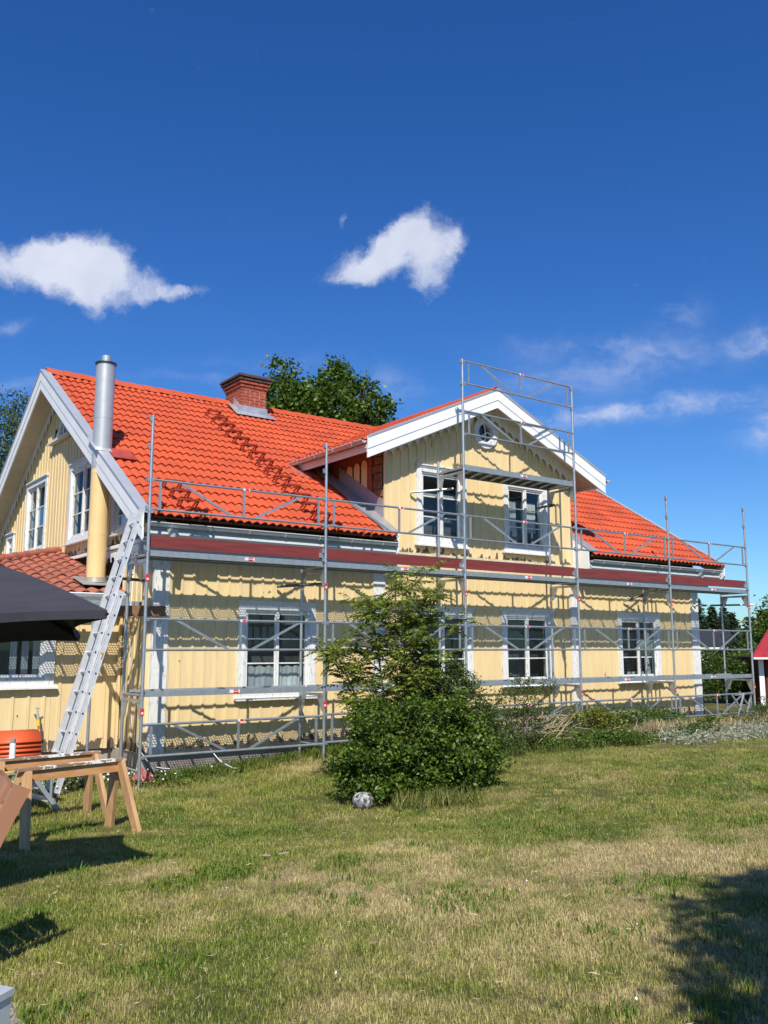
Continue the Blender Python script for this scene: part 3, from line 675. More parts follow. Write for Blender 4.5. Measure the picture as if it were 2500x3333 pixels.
# --- eaves, gutters
def eaves(x0, x1):
    b = MB(); b.box(x0, x1, EY+.18, EY+.21, 3.30, 3.52); b.box(x0, x1, EY+.21, WY, 3.30, 3.32); b.box(x0, x1, WY-.12, WY-.045, 3.12, 3.268)
    b.prism([(x0, EY+.16, 3.43), (x0, EY+.18, 3.43), (x0, EY+.18, 3.31), (x0, EY+.12, 3.36)], (x1-x0, 0, 0))
    b.build('eaves_box', greywhite, house)
    gutter((x0, EY+.115, 3.525), (x1, EY+.115, 3.525), .058)
def gutter(a, c, r=.065, mat=None, droop=0):
    a, c = Vector(a), Vector(c); d = (c-a).normalized(); s = Vector((d.y, -d.x, 0)).normalized(); b = MB(); vs = []
    K = 9
    for p in (a, c):
        for rr in (r, r-.006):
            for k in range(K): t = math.pi*k/(K-1); vs.append(p+s*rr*math.cos(t)-Vector((0, 0, rr*math.sin(t))))
    fs = []
    for k in range(K-1): fs += [(k, k+1, 2*K+k+1, 2*K+k), (3*K+k, 3*K+k+1, K+k+1, K+k)]
    fs += [(k, k+1, K+k+1, K+k) for k in range(K-1)]+[(2*K+k, 3*K+k, 3*K+k+1, 2*K+k+1) for k in range(K-1)]
    fs += [tuple(range(K)), tuple(range(2*K, 3*K))]
    b.add(vs, fs, None, False); b.tube(a+s*r, c+s*r, .011, n=6)
    g = b.build('gutter', mat or greywhite, house)
    L = (c-a).length; n = max(1, int(L/.6))
    for i in range(n):
        p = a+d*(L*(i+.5)/n); hb = MB()
        for k in range(6):
            t0, t1 = math.pi*k/6, math.pi*(k+1)/6
            hb.bar(p+s*(r+.004)*math.cos(t0)-Vector((0, 0, (r+.004)*math.sin(t0))), p+s*(r+.004)*math.cos(t1)-Vector((0, 0, (r+.004)*math.sin(t1))), .025, .005, d)
        hb.build('gutter_bracket', mat or greywhite, g)
eaves(.25, 4.98); eaves(10.32, 15.08)
def hopper(x):
    y = EY+.10; b = MB(); b.tube((x, y, 3.29), (x, y, 3.44), .05, .09); b.tube((x, y, 3.18), (x, y, 3.29), .045, .05); b.build('downpipe_hopper', greywhite, house)
hopper(.62); hopper(14.25)
reflg = mk('pinkish_reflection_gutter', (.60, .55, .53), rough=.35, metal=.2)  # pinkish reflection on the left dormer gutter, put into its base colour
gutter((DX-3.36, vly(DX-3.3)-.15, dz(DX-3.27)-.03), (DX-3.36, DY0-.0, dz(DX-3.27)-.03), .06, reflg)
gutter((DX+3.36, DY0-.0, dz(DX-3.27)-.03), (DX+3.36, vly(DX-3.3)-.15, dz(DX-3.27)-.03), .06, greywhite)
for sg in (-1, 1):
    x = DX+sg*3.24; MB().prism([(x, DY0+.02, dz(x)-.02), (x, vly(x), dz(x)-.02), (x, vly(x)-.25, dz(x)-.22), (x, DY0+.02, dz(x)-.22)], (-sg*.03, 0, 0)).build('fascia_board', white, house)
    # dormer skirt flashing on main roof: upstand and roof strip, and the eave end cheek
    x0 = DX+sg*2.585; n_ = Vector((0, -SS, SC))
    b = MB(); A = Vector((x0, EY+.12, rz(EY+.12))); B = Vector((x0, 3.5, rz(3.5)))
    b.prism([A+n_*.07, B+n_*.07, B+n_*.07+Vector((-(-sg)*.33, 0, 0)), A+n_*.07+Vector((sg*.33, 0, 0))], n_*.012)
    b.prism([Vector((x0, WY-.02, rz(WY)+.05)), B+Vector((0, -.9, -.5)), B+Vector((0, -.9, -.18)), Vector((x0, WY-.02, rz(WY)+.42))], (sg*.02, 0, 0))
    b.build('skirt_flashing', mk('zinc_flashing', (.36, .35, .37), (.32, .31, .33), rough=.4, metal=.3), house)
    c = MB().prism([(x0, EY+.10, rz(EY+.1)+.06), (x0, WY-.03, rz(WY)+.06), (x0, WY-.03, 3.28), (x0, EY+.10, 3.28)], (sg*.025, 0, 0)); c.build('eaves_end_board', white, house)
# valley sheet foot
MB().prism([(DX-3.55, 2.75, rz(2.75)+.045), (DX-3.2, 2.65, rz(2.65)+.045), (DX-3.0, 3.1, rz(3.1)+.045), (DX-3.45, 3.25, rz(3.25)+.045)], (0, 0, .012)).build('valley_flashing', mk('red_flashing', (.50, .14, .10), rough=.35), house)
# --- chimney
def chimney():
    x0, x1, y0, y1 = 4.50, 5.17, 6.08, 6.90
    c = MB().box(x0+.012, x1-.012, y0+.012, y1-.012, 6.5, 7.94).build('chimney', mortar, house)
    L, Hh, Wd, J = .25, .058, .115, .018
    bm1 = {}
    def br(a0, a1, b0, b1, z, m=brickm):
        key = (round(a1-a0, 3), round(b1-b0, 3), m.name)
        if key not in bm1: bm1[key] = MB().box(0, a1-a0, 0, b1-b0, 0, Hh).mesh('brick', m)
        link('brick', bm1[key], c, loc=(a0+rnd.uniform(-.003, .003), b0+rnd.uniform(-.003, .003), z))
    def course(z, e, off, m=brickm):
        X0, X1, Y0, Y1 = x0-e, x1+e, y0-e, y1+e
        for (face, lo, hi) in (('f', X0, X1), ('l', Y0+Wd+J, Y1), ('r', Y0+Wd+J, Y1)):
            p = lo-(L*.5 if off else 0) if face == 'f' else lo-(0 if off else L*.5)
            while p < hi-.01:
                a, b2 = max(p, lo), min(p+L-J, hi)
                if b2-a > .03:
                    if face == 'f': br(a, b2, Y0, Y0+Wd, z, m)
                    elif face == 'l': br(X0, X0+Wd, a, b2, z, m)
                    else: br(X1-Wd, X1, a, b2, z, m)
                p += L
    z = 6.92; k = 0
    while z < 7.74: course(z, 0, k % 2); z += Hh+J; k += 1
    course(z, .03, k % 2); z += Hh+J; course(z, .06, (k+1) % 2); z += Hh+J; course(z, .09, k % 2, sootm); z += Hh+J
    MB().box(x0-.12, x1+.12, y0-.12, y1+.12, z, z+.035).prism([(x0-.1, y0-.1, z+.035), (x1+.1, y0-.1, z+.035), (x1+.1, y1+.1, z+.035), (x0-.1, y1+.1, z+.035)], (0, 0, .03)).build('cap_slab', sootm, c)
    f = MB(); e = .012; zf = 7.29
    f.box(x0-e-.01, x1+e+.01, y0-e-.012, y0-e, 6.9, zf)
    f.prism([(x0-e-.012, y0-e, 7.0), (x0-e-.012, y0-e, zf), (x0-e-.012, y0+.34, 7.56), (x0-e-.012, y0+.34, 7.3)], (.01, 0, 0))
    f.prism([(x0-.20, y0-.20, rz(y0-.20)+.08), (x1+.18, y0-.20, rz(y0-.20)+.08), (x1+.12, RY-.12, rz(RY-.12)+.085), (x0-.14, RY-.12, rz(RY-.12)+.085)], (0, 0, .01))
    f.build('lead_flashing', mk('bright_lead', (.55, .56, .58), rough=.3, metal=.5), house)
chimney()
# --- flue
fx, fy = .20, 2.85
f = MB(); f.tube((fx, fy, 2.70), (fx, fy, 4.70), .163, n=28, mat=mk('yellow_flue_paint', (.72, .53, .25), (.66, .48, .22), scale=2, rough=.45)); 
for z in (3.55, 4.62): f.tube((fx, fy, z), (fx, fy, z+.012), .166, n=28, mat=yel)
f.build('painted_flue_pipe', yel, house)
f = MB(); f.tube((fx, fy, 4.70), (fx, fy, 6.60), .165, n=32); f.tube((fx, fy, 5.60), (fx, fy, 5.61), .168, n=32); f.tube((fx, fy, 6.60), (fx, fy, 6.625), .185, n=32, mat=blackm); f.tube((fx, fy, 6.62), (fx, fy, 6.76), .08, n=24)
f.prism([(fx-.2, fy-.25, rz(fy-.25)+.085), (fx+.1, fy-.25, rz(fy-.25)+.085), (fx+.1, fy+.25, rz(fy+.25)+.085), (fx-.2, fy+.25, rz(fy+.25)+.085)], (0, 0, .012), flash)
f.build('steel_flue_pipe', steel, house)
MB().prism([(fx+.05, fy-.45, rz(fy-.45)+.08), (fx+.5, fy-.45, rz(fy-.45)+.08), (fx+.45, fy-.1, rz(fy-.1)+.08), (fx+.05, fy-.1, rz(fy-.1)+.08)], (0, 0, .012)).build('flue_flashing', mk('red_sheet', (.42, .07, .04), rough=.4), house)
# --- roof steps (tile-mounted steps)
def stepmesh():
    b = MB(); w = .27
    b.bar((0, -.135, .125), (w, -.135, .125), .016, .03); b.bar((0, -.055, .125), (w, -.055, .125), .016, .022); b.bar((0, -.095, .12), (w, -.095, .12), .012, .022)
    for k in range(7): b.bar((.01+k*.041, -.135, .13), (.01+k*.041, -.055, .13), .014, .014)
    for x in (0, w): b.bar((x, -.14, .12), (x, .0, .02), .032, .014, (1, 0, 0)); b.bar((x, -.03, .12), (x, .19, .02), .032, .014, (1, 0, 0)); b.bar((x, -.14, .115), (x, -.04, .115), .03, .03)
    return b.mesh('roof_step', mk('red_step_metal', (.30, .04, .016), rough=.5))
SM = stepmesh()
mrot = Matrix.Rotation(0, 4, 'X')
for i in range(15): 
    y = .42+i*.355*1.0; link('roof_step', SM, main_roof, mtx=Matrix.Translation((3.28+i*.004, y, rz(y)+.06)))
for i in range(4): link('roof_step', SM, main_roof, mtx=Matrix.Translation((.78, .42+i*.33, rz(.42+i*.33)+.06)))
for x in (.98, 1.16, 4.1, 4.27): link('snow_stop', MB().bar((0, 0, .0), (0, -.05, .16), .03, .02, (1, 0, 0)).mesh('snow_stop', tilem), main_roof, loc=(x, .42, rz(.42)+.02))
# --- annex roof (old clay tiles, hipped)
AE = 2.12; AZ0 = 2.50; ASl = .265
def az_(y): return AZ0+ASl*(y-AE)
ar = MB().prism([(.60, AE, AZ0-.05), (.60, 6.1, az_(6.1)-.05), (.45, 6.1, az_(6.1)-.05), (-3.5, AE, AZ0-.05)], (0, 0, -.05))
ar.prism([(.55, 6.0, az_(6.0)-.05), (.55, 11.5, az_(6.0)-.05), (-3.5, 11.5, AZ0-.05), (-3.5, AE, AZ0-.05)], (0, 0, -.05))
annex = ar.build('annex_roof', backing, house)
ct = tilemesh(.22, .40, 1, .03, .018, .035, 10); CT = ct.mesh('clay_tile', oldtile, recalc=False)
aC, aS = math.cos(math.atan(ASl)), math.sin(math.atan(ASl)); aU = Vector((0, aC, aS)); aN = Vector((0, -aS, aC))
for r in range(12):
    y = AE-.05+r*.34*aC
    for c in range(20):
        x = .34-c*.22
        if x < .55-(6.1-y)*1.0-.1: continue
        if abs(x+.11-fx) < .2 and abs(y+.2-fy) < .3: continue
        a = rnd.uniform(-.02, .02)
        m = basis(Vector((1, a, 0)), aU, aN, Vector((x, y, az_(y)-.01+rnd.uniform(0, .01)))); link('clay_tile', CT, annex, mtx=m)
for i in range(14):
    t = i/14; p = Vector((.50-t*3.9, 6.1-t*3.9, az_(6.1-t*3.9)+.03)); q = p+Vector((-.3, -.3, -.3*ASl))
    MB().tube(p, q, .085, .10, n=10, cap=True).build('hip_tile', oldtile, annex)
MB().prism([(fx-.32, fy-.35, az_(fy-.35)+.06), (fx+.3, fy-.35, az_(fy-.35)+.06), (fx+.3, fy+.3, az_(fy+.3)+.06), (fx-.32, fy+.3, az_(fy+.3)+.06)], (0, 0, .012)).tube((fx, fy, az_(fy)+.03), (fx, fy, az_(fy)+.12), .2, .168, n=20, cap=False).build('flue_collar', mk('lead_collar', (.30, .28, .27), rough=.5), house)
MB().box(-3.5, .5, AE-.02, AE+.01, 2.38, 2.49).box(-3.5, .5, AE, 2.42, 2.37, 2.385).build('fascia_board', white, house)
gutter((-3.5, AE-.08, 2.49), (.46, AE-.08, 2.49), .05, white)
# ------------------------------------------------------------------ scaffold
sc = thing('scaffold', (0, 0, -.35), 'galvanised steel facade scaffold with red toe boards and guardrails along the house front', 'scaffold')
def sticker(parent, x, y, z, w=.11, h=.045, red=.5, vert=False):
    b = MB(); y0, y1 = y-.0035, y
    if vert: b.box(x-.027, x+.027, y0-.0, y1, z-.05, z+.05, redst); b.box(x-.015, x+.015, y0-.002, y0-.0004, z-.03, z+.0, whst)
    else:
        b.box(x-w/2, x+w*(red-.5), y0, y1, z-h/2, z+h/2, whst); b.box(x+w*(red-.5)+.0005, x+w/2, y0, y1, z-h/2, z+h/2, redst)
        for q in range(3): b.box(x+.008+q*.015, x+.018+q*.015, y0-.001, y0-.0002, z-.008-.003*q, z+.006, whst)
    b.build('sticker', whst, parent)
PR = .0242
def standard(x, y, z0, z1, base=True):
    b = MB(); b.tube((x, y, z0), (x, y, z1), PR, n=12)
    z = z0+.1
    zz = 1.02
    while zz < z1-.1: b.tube((x, y, zz-.015), (x, y, zz+.025), PR+.004, n=12); zz += 2.0
    if base: b.tube((x, y, z0-.12), (x, y, z0+.02), .017, n=8); b.box(x-.07, x+.07, y-.07, y+.07, z0-.13, z0-.12)
    s = b.build('standard', galv, sc)
    for q in (2.62, .72) if y < .1 else ():
        if q < z1: sticker(s, x, y-PR-.0015, q, vert=True)
    if y < .1 and z1 > 4.5:
        for q in (z1-.06, z1-.49, 3.05, 3.63, 4.07):
            if q < z1: MB().box(x-.055, x-PR, y-.03, y+.015, q-.035, q+.02).box(x-.062, x-.055, y-.035, y+.012, q-.02, q+.045).build('wedge_hook', galvd, s)
    return s
BZ = [-.22, -.05, .13, .13, .14, .14]
tops = [5.04, 5.03, 7.10, 7.09, 5.05, 5.07]; itops = [3.02, 3.02, 5.22, 5.02, 3.02, 3.02]
for i in range(6):
    standard(3.05*i, 0, BZ[i], tops[i]); standard(3.05*i, .75, BZ[i]+.0, itops[i])
def guardmesh():
    b = MB(); L = 3.05
    b.tube((.03, 0, .44), (L-.03, 0, .44), .019, n=10); b.tube((.03, 0, 0), (L-.03, 0, 0), .019, n=10)
    for x in (.15, L/2, L-.15): b.bar((x, 0, .02), (x, 0, .42), .034, .022, (0, 1, 0))
    b.bar((.48, 0, .43), (1.32, 0, .01), .034, .02, (0, 1, 0)); b.bar((L-.48, 0, .43), (L-1.32, 0, .01), .034, .02, (0, 1, 0))
    for x in (.03, L-.03):
        for z in (0, .44): b.box(x-.03, x+.03, -.015, .015, z-.03, z+.016)
    return b.mesh('guardrail_frame', galv)
GM = guardmesh(); SB = MB(); SB.box(-.055, .055, -.0225, -.0195, -.02, .02, whst); SB.box(-.02, .045, -.0235, -.0226, -.017, .017, redst); SB.box(-.055, .055, -.022, .0, .0192, .0205, whst); STK = SB.mesh('sticker', whst)
def guard(i, z): 
    o = link('guardrail_frame', GM, sc, loc=(3.05*i, -.005, z)); s = link('sticker', STK, o, loc=(3.05*i+1.56, -.005, z+.44))
for i in range(5):
    for z in (.12 if i else .10, 1.59, 3.63): guard(i, z)
guard(2, 5.64); guard(2, 6.63)
def deckmesh(y0, y1, perf, beam=True):
    b = MB(); L = 3.0
    def solid(a, c): b.add([(0, a, 0), (L, a, 0), (L, c, 0), (0, c, 0)], [(0, 1, 2, 3)])
    cur = y0
    for (pa, pc) in perf:
        solid(cur, pa); cur = pc; cw = .044; nx = int(L/cw); ny = max(1, round((pc-pa)/.030)); cy_ = (pc-pa)/ny; cx_ = L/nx
        for i in range(nx):
            for j in range(ny):
                X, Y = i*cx_, pa+j*cy_; mx, my = X+cx_/2, Y+cy_/2; h1, h2 = cx_*.40, cy_*.40
                o = [(X, Y, 0), (X+cx_, Y, 0), (X+cx_, Y+cy_, 0), (X, Y+cy_, 0)]; q = [(mx-h1*(1-.3), my-h2, 0), (mx+h1, my-h2*.7, 0), (mx+h1*.7, my+h2, 0), (mx-h1, my+h2*.7, 0)]
                b.add(o+q, [(k, (k+1) % 4, 4+(k+1) % 4, 4+k) for k in range(4)])
    solid(cur, y1)
    b.box(0, L, y0-.025, y0, -.055, .03); b.box(0, L, y1, y1+.025, -.055, .03)
    b.box(0, L, (y0+y1)/2-.02, (y0+y1)/2+.02, -.05, -.004)
    for k in range(7): x = .25+k*.42; b.box(x, x+.025, y0, y1, -.03, -.004)
    return b.mesh('deck', galvd, recalc=False)
DM2 = deckmesh(.045, .60, [(.07, .22), (.34, .50)]); DM1 = deckmesh(.045, .56, [(.08, .25), (.34, .5)])
STD = MB(); STD.box(-.085, .085, -.004, -.0005, -.024, .024, whst); STD.box(-.02, .06, -.006, -.0041, -.024, .024, redst)
for q in range(4): STD.box(-.012+q*.017, -.002+q*.017, -.0075, -.0062, -.008, .008, whst)
STD = STD.mesh('sticker', whst)
for i in range(5):
    o = link('deck', DM2, sc, loc=(3.05*i+.025, 0, 3.0)); link('sticker', STD, o, loc=(3.05*i+1.66, .02, 2.99))
    o = link('deck', DM1, sc, loc=(3.05*i+.025, 0, .98)); link('sticker', STD, o, loc=(3.05*i+1.46, .02, .97))
    for k in range(1):
        t = MB().box(3.05*i+.035, 3.05*i+3.015, .035, .063, 3.07, 3.25).build('toe_board', redwood, sc)
        MB().box(3.05*i+2.94, 3.05*i+3.02, .022, .034, 3.09, 3.17).box(3.05*i+2.99, 3.05*i+3.02, .0, .034, 3.17, 3.24).build('toe_board_clip', galv, t)
# tower deck with open ladder like underside
b = MB(); b.box(6.13, 9.12, .045, .66, 5.0, 5.015, blackm); b.box(6.13, 9.12, .02, .045, 4.945, 5.05); b.box(6.13, 9.12, .66, .685, 4.945, 5.05)
for k in range(10): b.bar((6.35+k*.28, .05, 4.975), (6.55+k*.28, .66, 4.975), .028, .03, mat=alu)
o = b.build('deck', galvd, sc); link('sticker', STD, o, loc=(7.7, .019, 5.0))
# transoms and gussets
for i in range(6):
    for z in [.93, 2.94]+([4.96] if i in (2, 3) else []):
        x = 3.05*i; b = MB(); b.tube((x, .02, z+.02), (x, .73, z+.02), .02, n=8); b.bar((x, .02, z-.06), (x, .73, z-.06), .03, .045)
        for (ya, yb) in ((.025, .19), (.725, .56)): b.prism([(x-.006, ya, z-.08), (x-.006, yb, z-.08), (x-.006, (ya*.6+yb*.4), z-.30), (x-.006, ya, z-.34)], (.012, 0, 0))
        b.build('transom_bracket', galv, sc)
x = 3.05
for i in range(6): 
    x = 3.05*i; z = BZ[i]+.0; MB().tube((x, .0, z+.12), (x, .75, z+.12), .019, n=8).build('base_transom', galv, sc)
# wall ties
darkt = mk('dull_tie_steel', (.16, .17, .16), (.1, .1, .1), rough=.6, metal=.4)
def tie(a, c, joint, mat):
    b = MB(); b.tube(a, c, .024, n=10); t = b.build('wall_tie', mat, sc)
    j = Vector(joint); d = (Vector(c)-Vector(a)).normalized(); k = MB(); k.tube(j-d*.03, j+d*.03, .036, n=10); k.box(j.x-.03, j.x+.03, j.y-.045, j.y-.02, j.z-.03, j.z+.035); k.tube((j.x-.02, j.y-.03, j.z+.02), (j.x+.05, j.y-.04, j.z+.07), .008, n=6); k.build('coupler', darkt, t)
tie((2.72, 1.02, 2.66), (3.28, .45, 2.70), (3.05, .72, 2.685), darkt)
tie((11.85, 1.02, 2.70), (12.5, .50, 2.95), (12.2, .72, 2.71), darkt)
tie((5.62, 1.02, 4.60), (6.32, .55, 4.68), (6.1, .72, 4.65), galv)
tie((9.13, 1.04, 4.62), (9.17, .6, 4.64), (9.15, .70, 4.63), darkt)
tie((-.34, .73, 2.66), (.33, .80, 2.64), (0, .72, 2.65), darkt)
b = MB(); A, B = Vector((14.35, 1.0, 2.66)), Vector((15.52, .02, 2.68)); seg = [(0, .18, whst), (.18, .24, blackm), (.24, .3, whst), (.3, .5, blackm), (.5, .53, whst), (.53, .78, blackm), (.78, 1, whst)]
for (s0, s1, m) in seg: b.tube(A.lerp(B, s0), A.lerp(B, s1), .022, n=10, mat=m)
b.build('striped_tie_bar', whst, sc)
# side decks on the left (walkway in front of the annex) with its timber
side = thing('side_walkway', (-1.3, 1.7, 2.2), 'low galvanised walkway deck on a timber beam in front of the old annex roof', 'walkway')
for dx in (-3.05,):
    o = link('deck', DM2, side, loc=(.50-3.0, 1.38, 2.32))
o = link('deck', DM2, side, loc=(.50-6.0, 1.38, 2.32))
b = MB(); b.bar((-.35, .97, 2.17), (.68, .93, 2.19), .05, .16); b.build('timber_beam', mk('brown_beam', (.26, .13, .06), (.17, .08, .04), scale=4, rough=.7, stretch=(1, 6, 6)), side)
MB().tube((-.3, 1.35, -.3), (-.3, 1.35, 2.3), PR, n=10).bar((-.3, .95, 2.24), (-.3, 2.1, 2.24), .05, .06).tube((-3.2, 1.4, -.3), (-3.2, 1.4, 2.3), PR, n=10).build('support_frame', galv, side)
# ------------------------------------------------------------------ ladders
def ext_ladder():
    t = thing('extension_ladder', (-1.12, .26, -.35), 'long aluminium extension ladder leaning against the left end of the scaffold', 'ladder')
    A = Vector((-1.12, .26, -.35)); B = Vector((.02, .33, 3.60)); d = (B-A).normalized(); w = Vector((0, 1, 0)); w = (w-d*w.dot(d)).normalized(); n = d.cross(w).normalized()
    if n.x > 0: n = -n
    def sect(s0, s1, off, hw):
        L = (B-A).length
        for sg in (-1, 1):
            p = A+d*L*s0+w*hw*sg+n*off; q = A+d*L*s1+w*hw*sg+n*off
            b = MB(); b.bar(p, q, .080, .026, w)
            b.bar(p+w*sg*.0145+n*.034, q+w*sg*.0145+n*.034, .010, .006, w); b.bar(p+w*sg*.0145-n*.034, q+w*sg*.0145-n*.034, .010, .006, w)
            s = b.build('side_rail', alu, t)
            MB().bar(p-d*.02, p+d*.05, .086, .034, w).build('rubber_foot', blackm, s)
        k = int(L*s0/.28)+1; kk = MB()
        while k*.28 < L*s1-.05:
            c = A+d*k*.28+n*off; MB().tube(c-w*(hw-.01), c+w*(hw-.01), .016, n=8).build('rung', alu, t); 
            for sg in (-1, 1):
                e = c+w*sg*(hw+.0155); kk.tube(e, e+w*sg*.004, .013, n=8, mat=blackm)
            k += 1
        kk.build('rung_end', blackm, t)
    sect(0, .70, 0, .20); sect(.12, 1.0, .085, .165)
    lb = A+d*1.9+n*.0+w*-.215; MB().bar(lb, lb+d*.09, .003, .045, w).build('sticker', yelp, t)
ext_ladder()
def step_ladder():
    t = thing('step_ladder', (-1.6, -.6, -.35), 'small grey folding step ladder behind the sawhorses', 'ladder')
    g = gh(-1.5, -.8)
    f1, f2 = Vector((-1.41, -1.13, g)), Vector((-1.55, -.45, g)); top = Vector((-1.78, -.9, g+.50)); b1, b2 = Vector((-2.3, -1.15, g)), Vector((-2.35, -.5, g))
    u1, u2 = top+Vector((.0, -.18, 0)), top+Vector((.0, .22, 0))
    for p, q in ((f1, u1), (f2, u2)): MB().bar(p, q, .05, .075, (0, 1, 0)).build('leg', galvd, t)
    for p, q in ((b1, u1), (b2, u2)): MB().bar(p, q, .03, .05, (0, 1, 0)).build('leg', galvd, t)
    for k in (.3, .62): MB().bar(f1.lerp(u1, k), f2.lerp(u2, k), .09, .03).build('tread', alu, t)
    MB().bar(u1+Vector((0, -.02, .02)), u2+Vector((0, .02, .02)), .2, .03).build('top_tread', galvd, t)
step_ladder()
# ------------------------------------------------------------------ sawhorses
def sawhorse(L_, R_, label, spread=.26):
    a, c = Vector(L_), Vector(R_); g = gh((a.x+c.x)/2, (a.y+c.y)/2); t = thing('sawhorse', ((a.x+c.x)/2, (a.y+c.y)/2, g), label, 'sawhorse', 'wooden sawhorses on the lawn')
    d = (c-a).normalized(); s = Vector((-d.y, d.x, 0)); top = a.z
    MB().bar(a+Z*-.075+d*.02, c+Z*-.075-d*.02, .045, .115).build('beam', pine, t)
    MB().bar(a+Z*-.008-d*.02, c+Z*-.008+d*.02, .10, .026).build('top_board', splash, t)
    for e, dd in ((a+d*.06, -1), (c-d*.06, 1)):
        for sg in (-1, 1):
            p = e+s*sg*.045+Z*-.03; q = Vector((e.x, e.y, 0))+s*sg*spread+d*dd*.10; q.z = gh(q.x, q.y)-.01
            MB().bar(p, q, .045, .115, d.cross(Z)*sg+Z*.3).build('leg', pinev, t)
        p0 = e+s*.12+Z*-.30; p1 = e-s*.12+Z*-.30
    return t
sawhorse((-2.38, -2.93, .42), (-1.22, -2.64, .42), 'nearer wooden sawhorse with paint-splashed top on the lawn')
sawhorse((-2.36, -1.80, .40), (-1.16, -1.62, .40), 'farther wooden sawhorse, with the spray can standing at its end')
# ------------------------------------------------------------------ small things on the left
def spraycan():
    x, y, z = -2.16, -1.77, .405; t = thing('spray_can', (x, y, z), 'white spray can with grey lid standing on the farther sawhorse', 'spray can')
    MB().tube((x, y, z), (x, y, z+.15), .033, n=20).tube((x, y, z+.15), (x, y, z+.16), .033, .028, n=20).build('can', white, t)
    MB().tube((x, y, z+.16), (x, y, z+.21), .030, .028, n=20).build('lid', mk('grey_lid', (.25, .26, .26), rough=.4), t)
spraycan()
def tilestack():
    cx, cy, z = -1.74, -.30, .02; t = thing('tile_stack', (cx, cy, z), 'stack of new orange roof tiles beside the ladder foot', 'roof tiles')
    tv = tilemesh(.44, .50, 2, .03, .02, .0, 16)
    me = tv.mesh('roof_tile', orange)
    pr = MB(); pts = []
    for k in range(5):
        b = MB(); n = 14; L = .52; W_ = .34; zz = .33+k*.055; y0 = .004*(k % 2)
        prof = [(W_*(q/n-.5), .12*(1-(1-min(1, q/n*1.5))**2.4)) for q in range(n+1)]
        vs = []
        for x in (-L/2, L/2):
            for (yy, hh) in prof: vs.append((cx+x, cy+yy+y0, z+zz+hh-.12))
            for (yy, hh) in prof: vs.append((cx+x, cy+yy+y0, z+zz+hh-.12-.022))
        m = n+1; fs = []
        for q in range(n): fs += [(q, q+1, 2*m+q+1, 2*m+q), (m+q, 3*m+q, 3*m+q+1, m+q+1), (q, m+q, m+q+1, q+1), (2*m+q, 2*m+q+1, 3*m+q+1, 3*m+q)]
        fs += [(0, 2*m, 3*m, m), (n, m+n, 3*m+n, 2*m+n)]
        b.add(vs, fs, None, True); b.build('roof_tile', orange, t)
    return t
tilestack()
t = thing('folding_trestle', (-1.9, -.35, -.35), 'low metal work stand carrying the orange tiles and tool cases', 'stand')
MB().box(-2.5, -1.35, -.75, .0, .09, .115).build('top_board', mk('grey_board', (.3, .3, .3), rough=.6), t)
for x in (-2.45, -1.4):
    for y in (-.7, -.05): MB().tube((x, y, -.36), (x, y, .09), .02, n=8).build('leg', galvd, t)
t = thing('tool_case', (-1.82, -.62, .115), 'yellow and black plastic tool case in front of the orange tiles', 'tool case')
MB().box(-1.98, -1.72, -.72, -.56, .117, .26).box(-1.96, -1.74, -.70, -.58, .262, .275).build('case_body', yelp, t)
MB().box(-1.72, -1.52, -.71, -.57, .117, .23).build('case_end', blackm, t); MB().box(-1.52, -1.42, -.70, -.58, .117, .25).build('hinged_flap', mk('slate_plastic', (.10, .13, .15), rough=.5), t)
# tap with hose connector
t = thing('garden_tap', (-.81, 2.36, .5), 'chrome garden tap with yellow hose connector on the annex wall', 'tap')
MB().tube((-.81, 2.37, .60), (-.81, 2.22, .60), .022, n=12).tube((-.81, 2.24, .62), (-.81, 2.24, .68), .014, n=8).bar((-.85, 2.24, .69), (-.77, 2.24, .69), .02, .015).tube((-.81, 2.22, .60), (-.80, 2.21, .50), .02, n=12).build('spout', steel, t)
MB().tube((-.80, 2.21, .51), (-.795, 2.205, .42), .027, n=12).tube((-.795, 2.205, .42), (-.79, 2.2, .36), .016, n=8, mat=orange).build('hose_connector', yelp, t)
# folded pink sheet under the scaffold corner
def pink():
    b = MB(); n = 9; vs = []
    for j in range(n):
        for i in range(n):
            x = .08+.42*i/(n-1); y = .35+.4*j/(n-1); z = gh(x, y)+.02+.17*abs(math.sin(i*1.3+j*.6))*math.sin(math.pi*j/(n-1))*math.sin(math.pi*(i+.4)/n)+.06*math.sin(i*2.7)*math.cos(j*1.9); vs.append((x, y, z))
    b.add(vs, [(j*n+i, j*n+i+1, (j+1)*n+i+1, (j+1)*n+i) for j in range(n-1) for i in range(n-1)]); o = b.build('plastic_sheet', pinkm, label='crumpled pinkish red sheet on the ground at the scaffold corner', cat='plastic sheet')
    so_ = o.modifiers.new('t', 'SOLIDIFY'); so_.thickness = .01
pink()
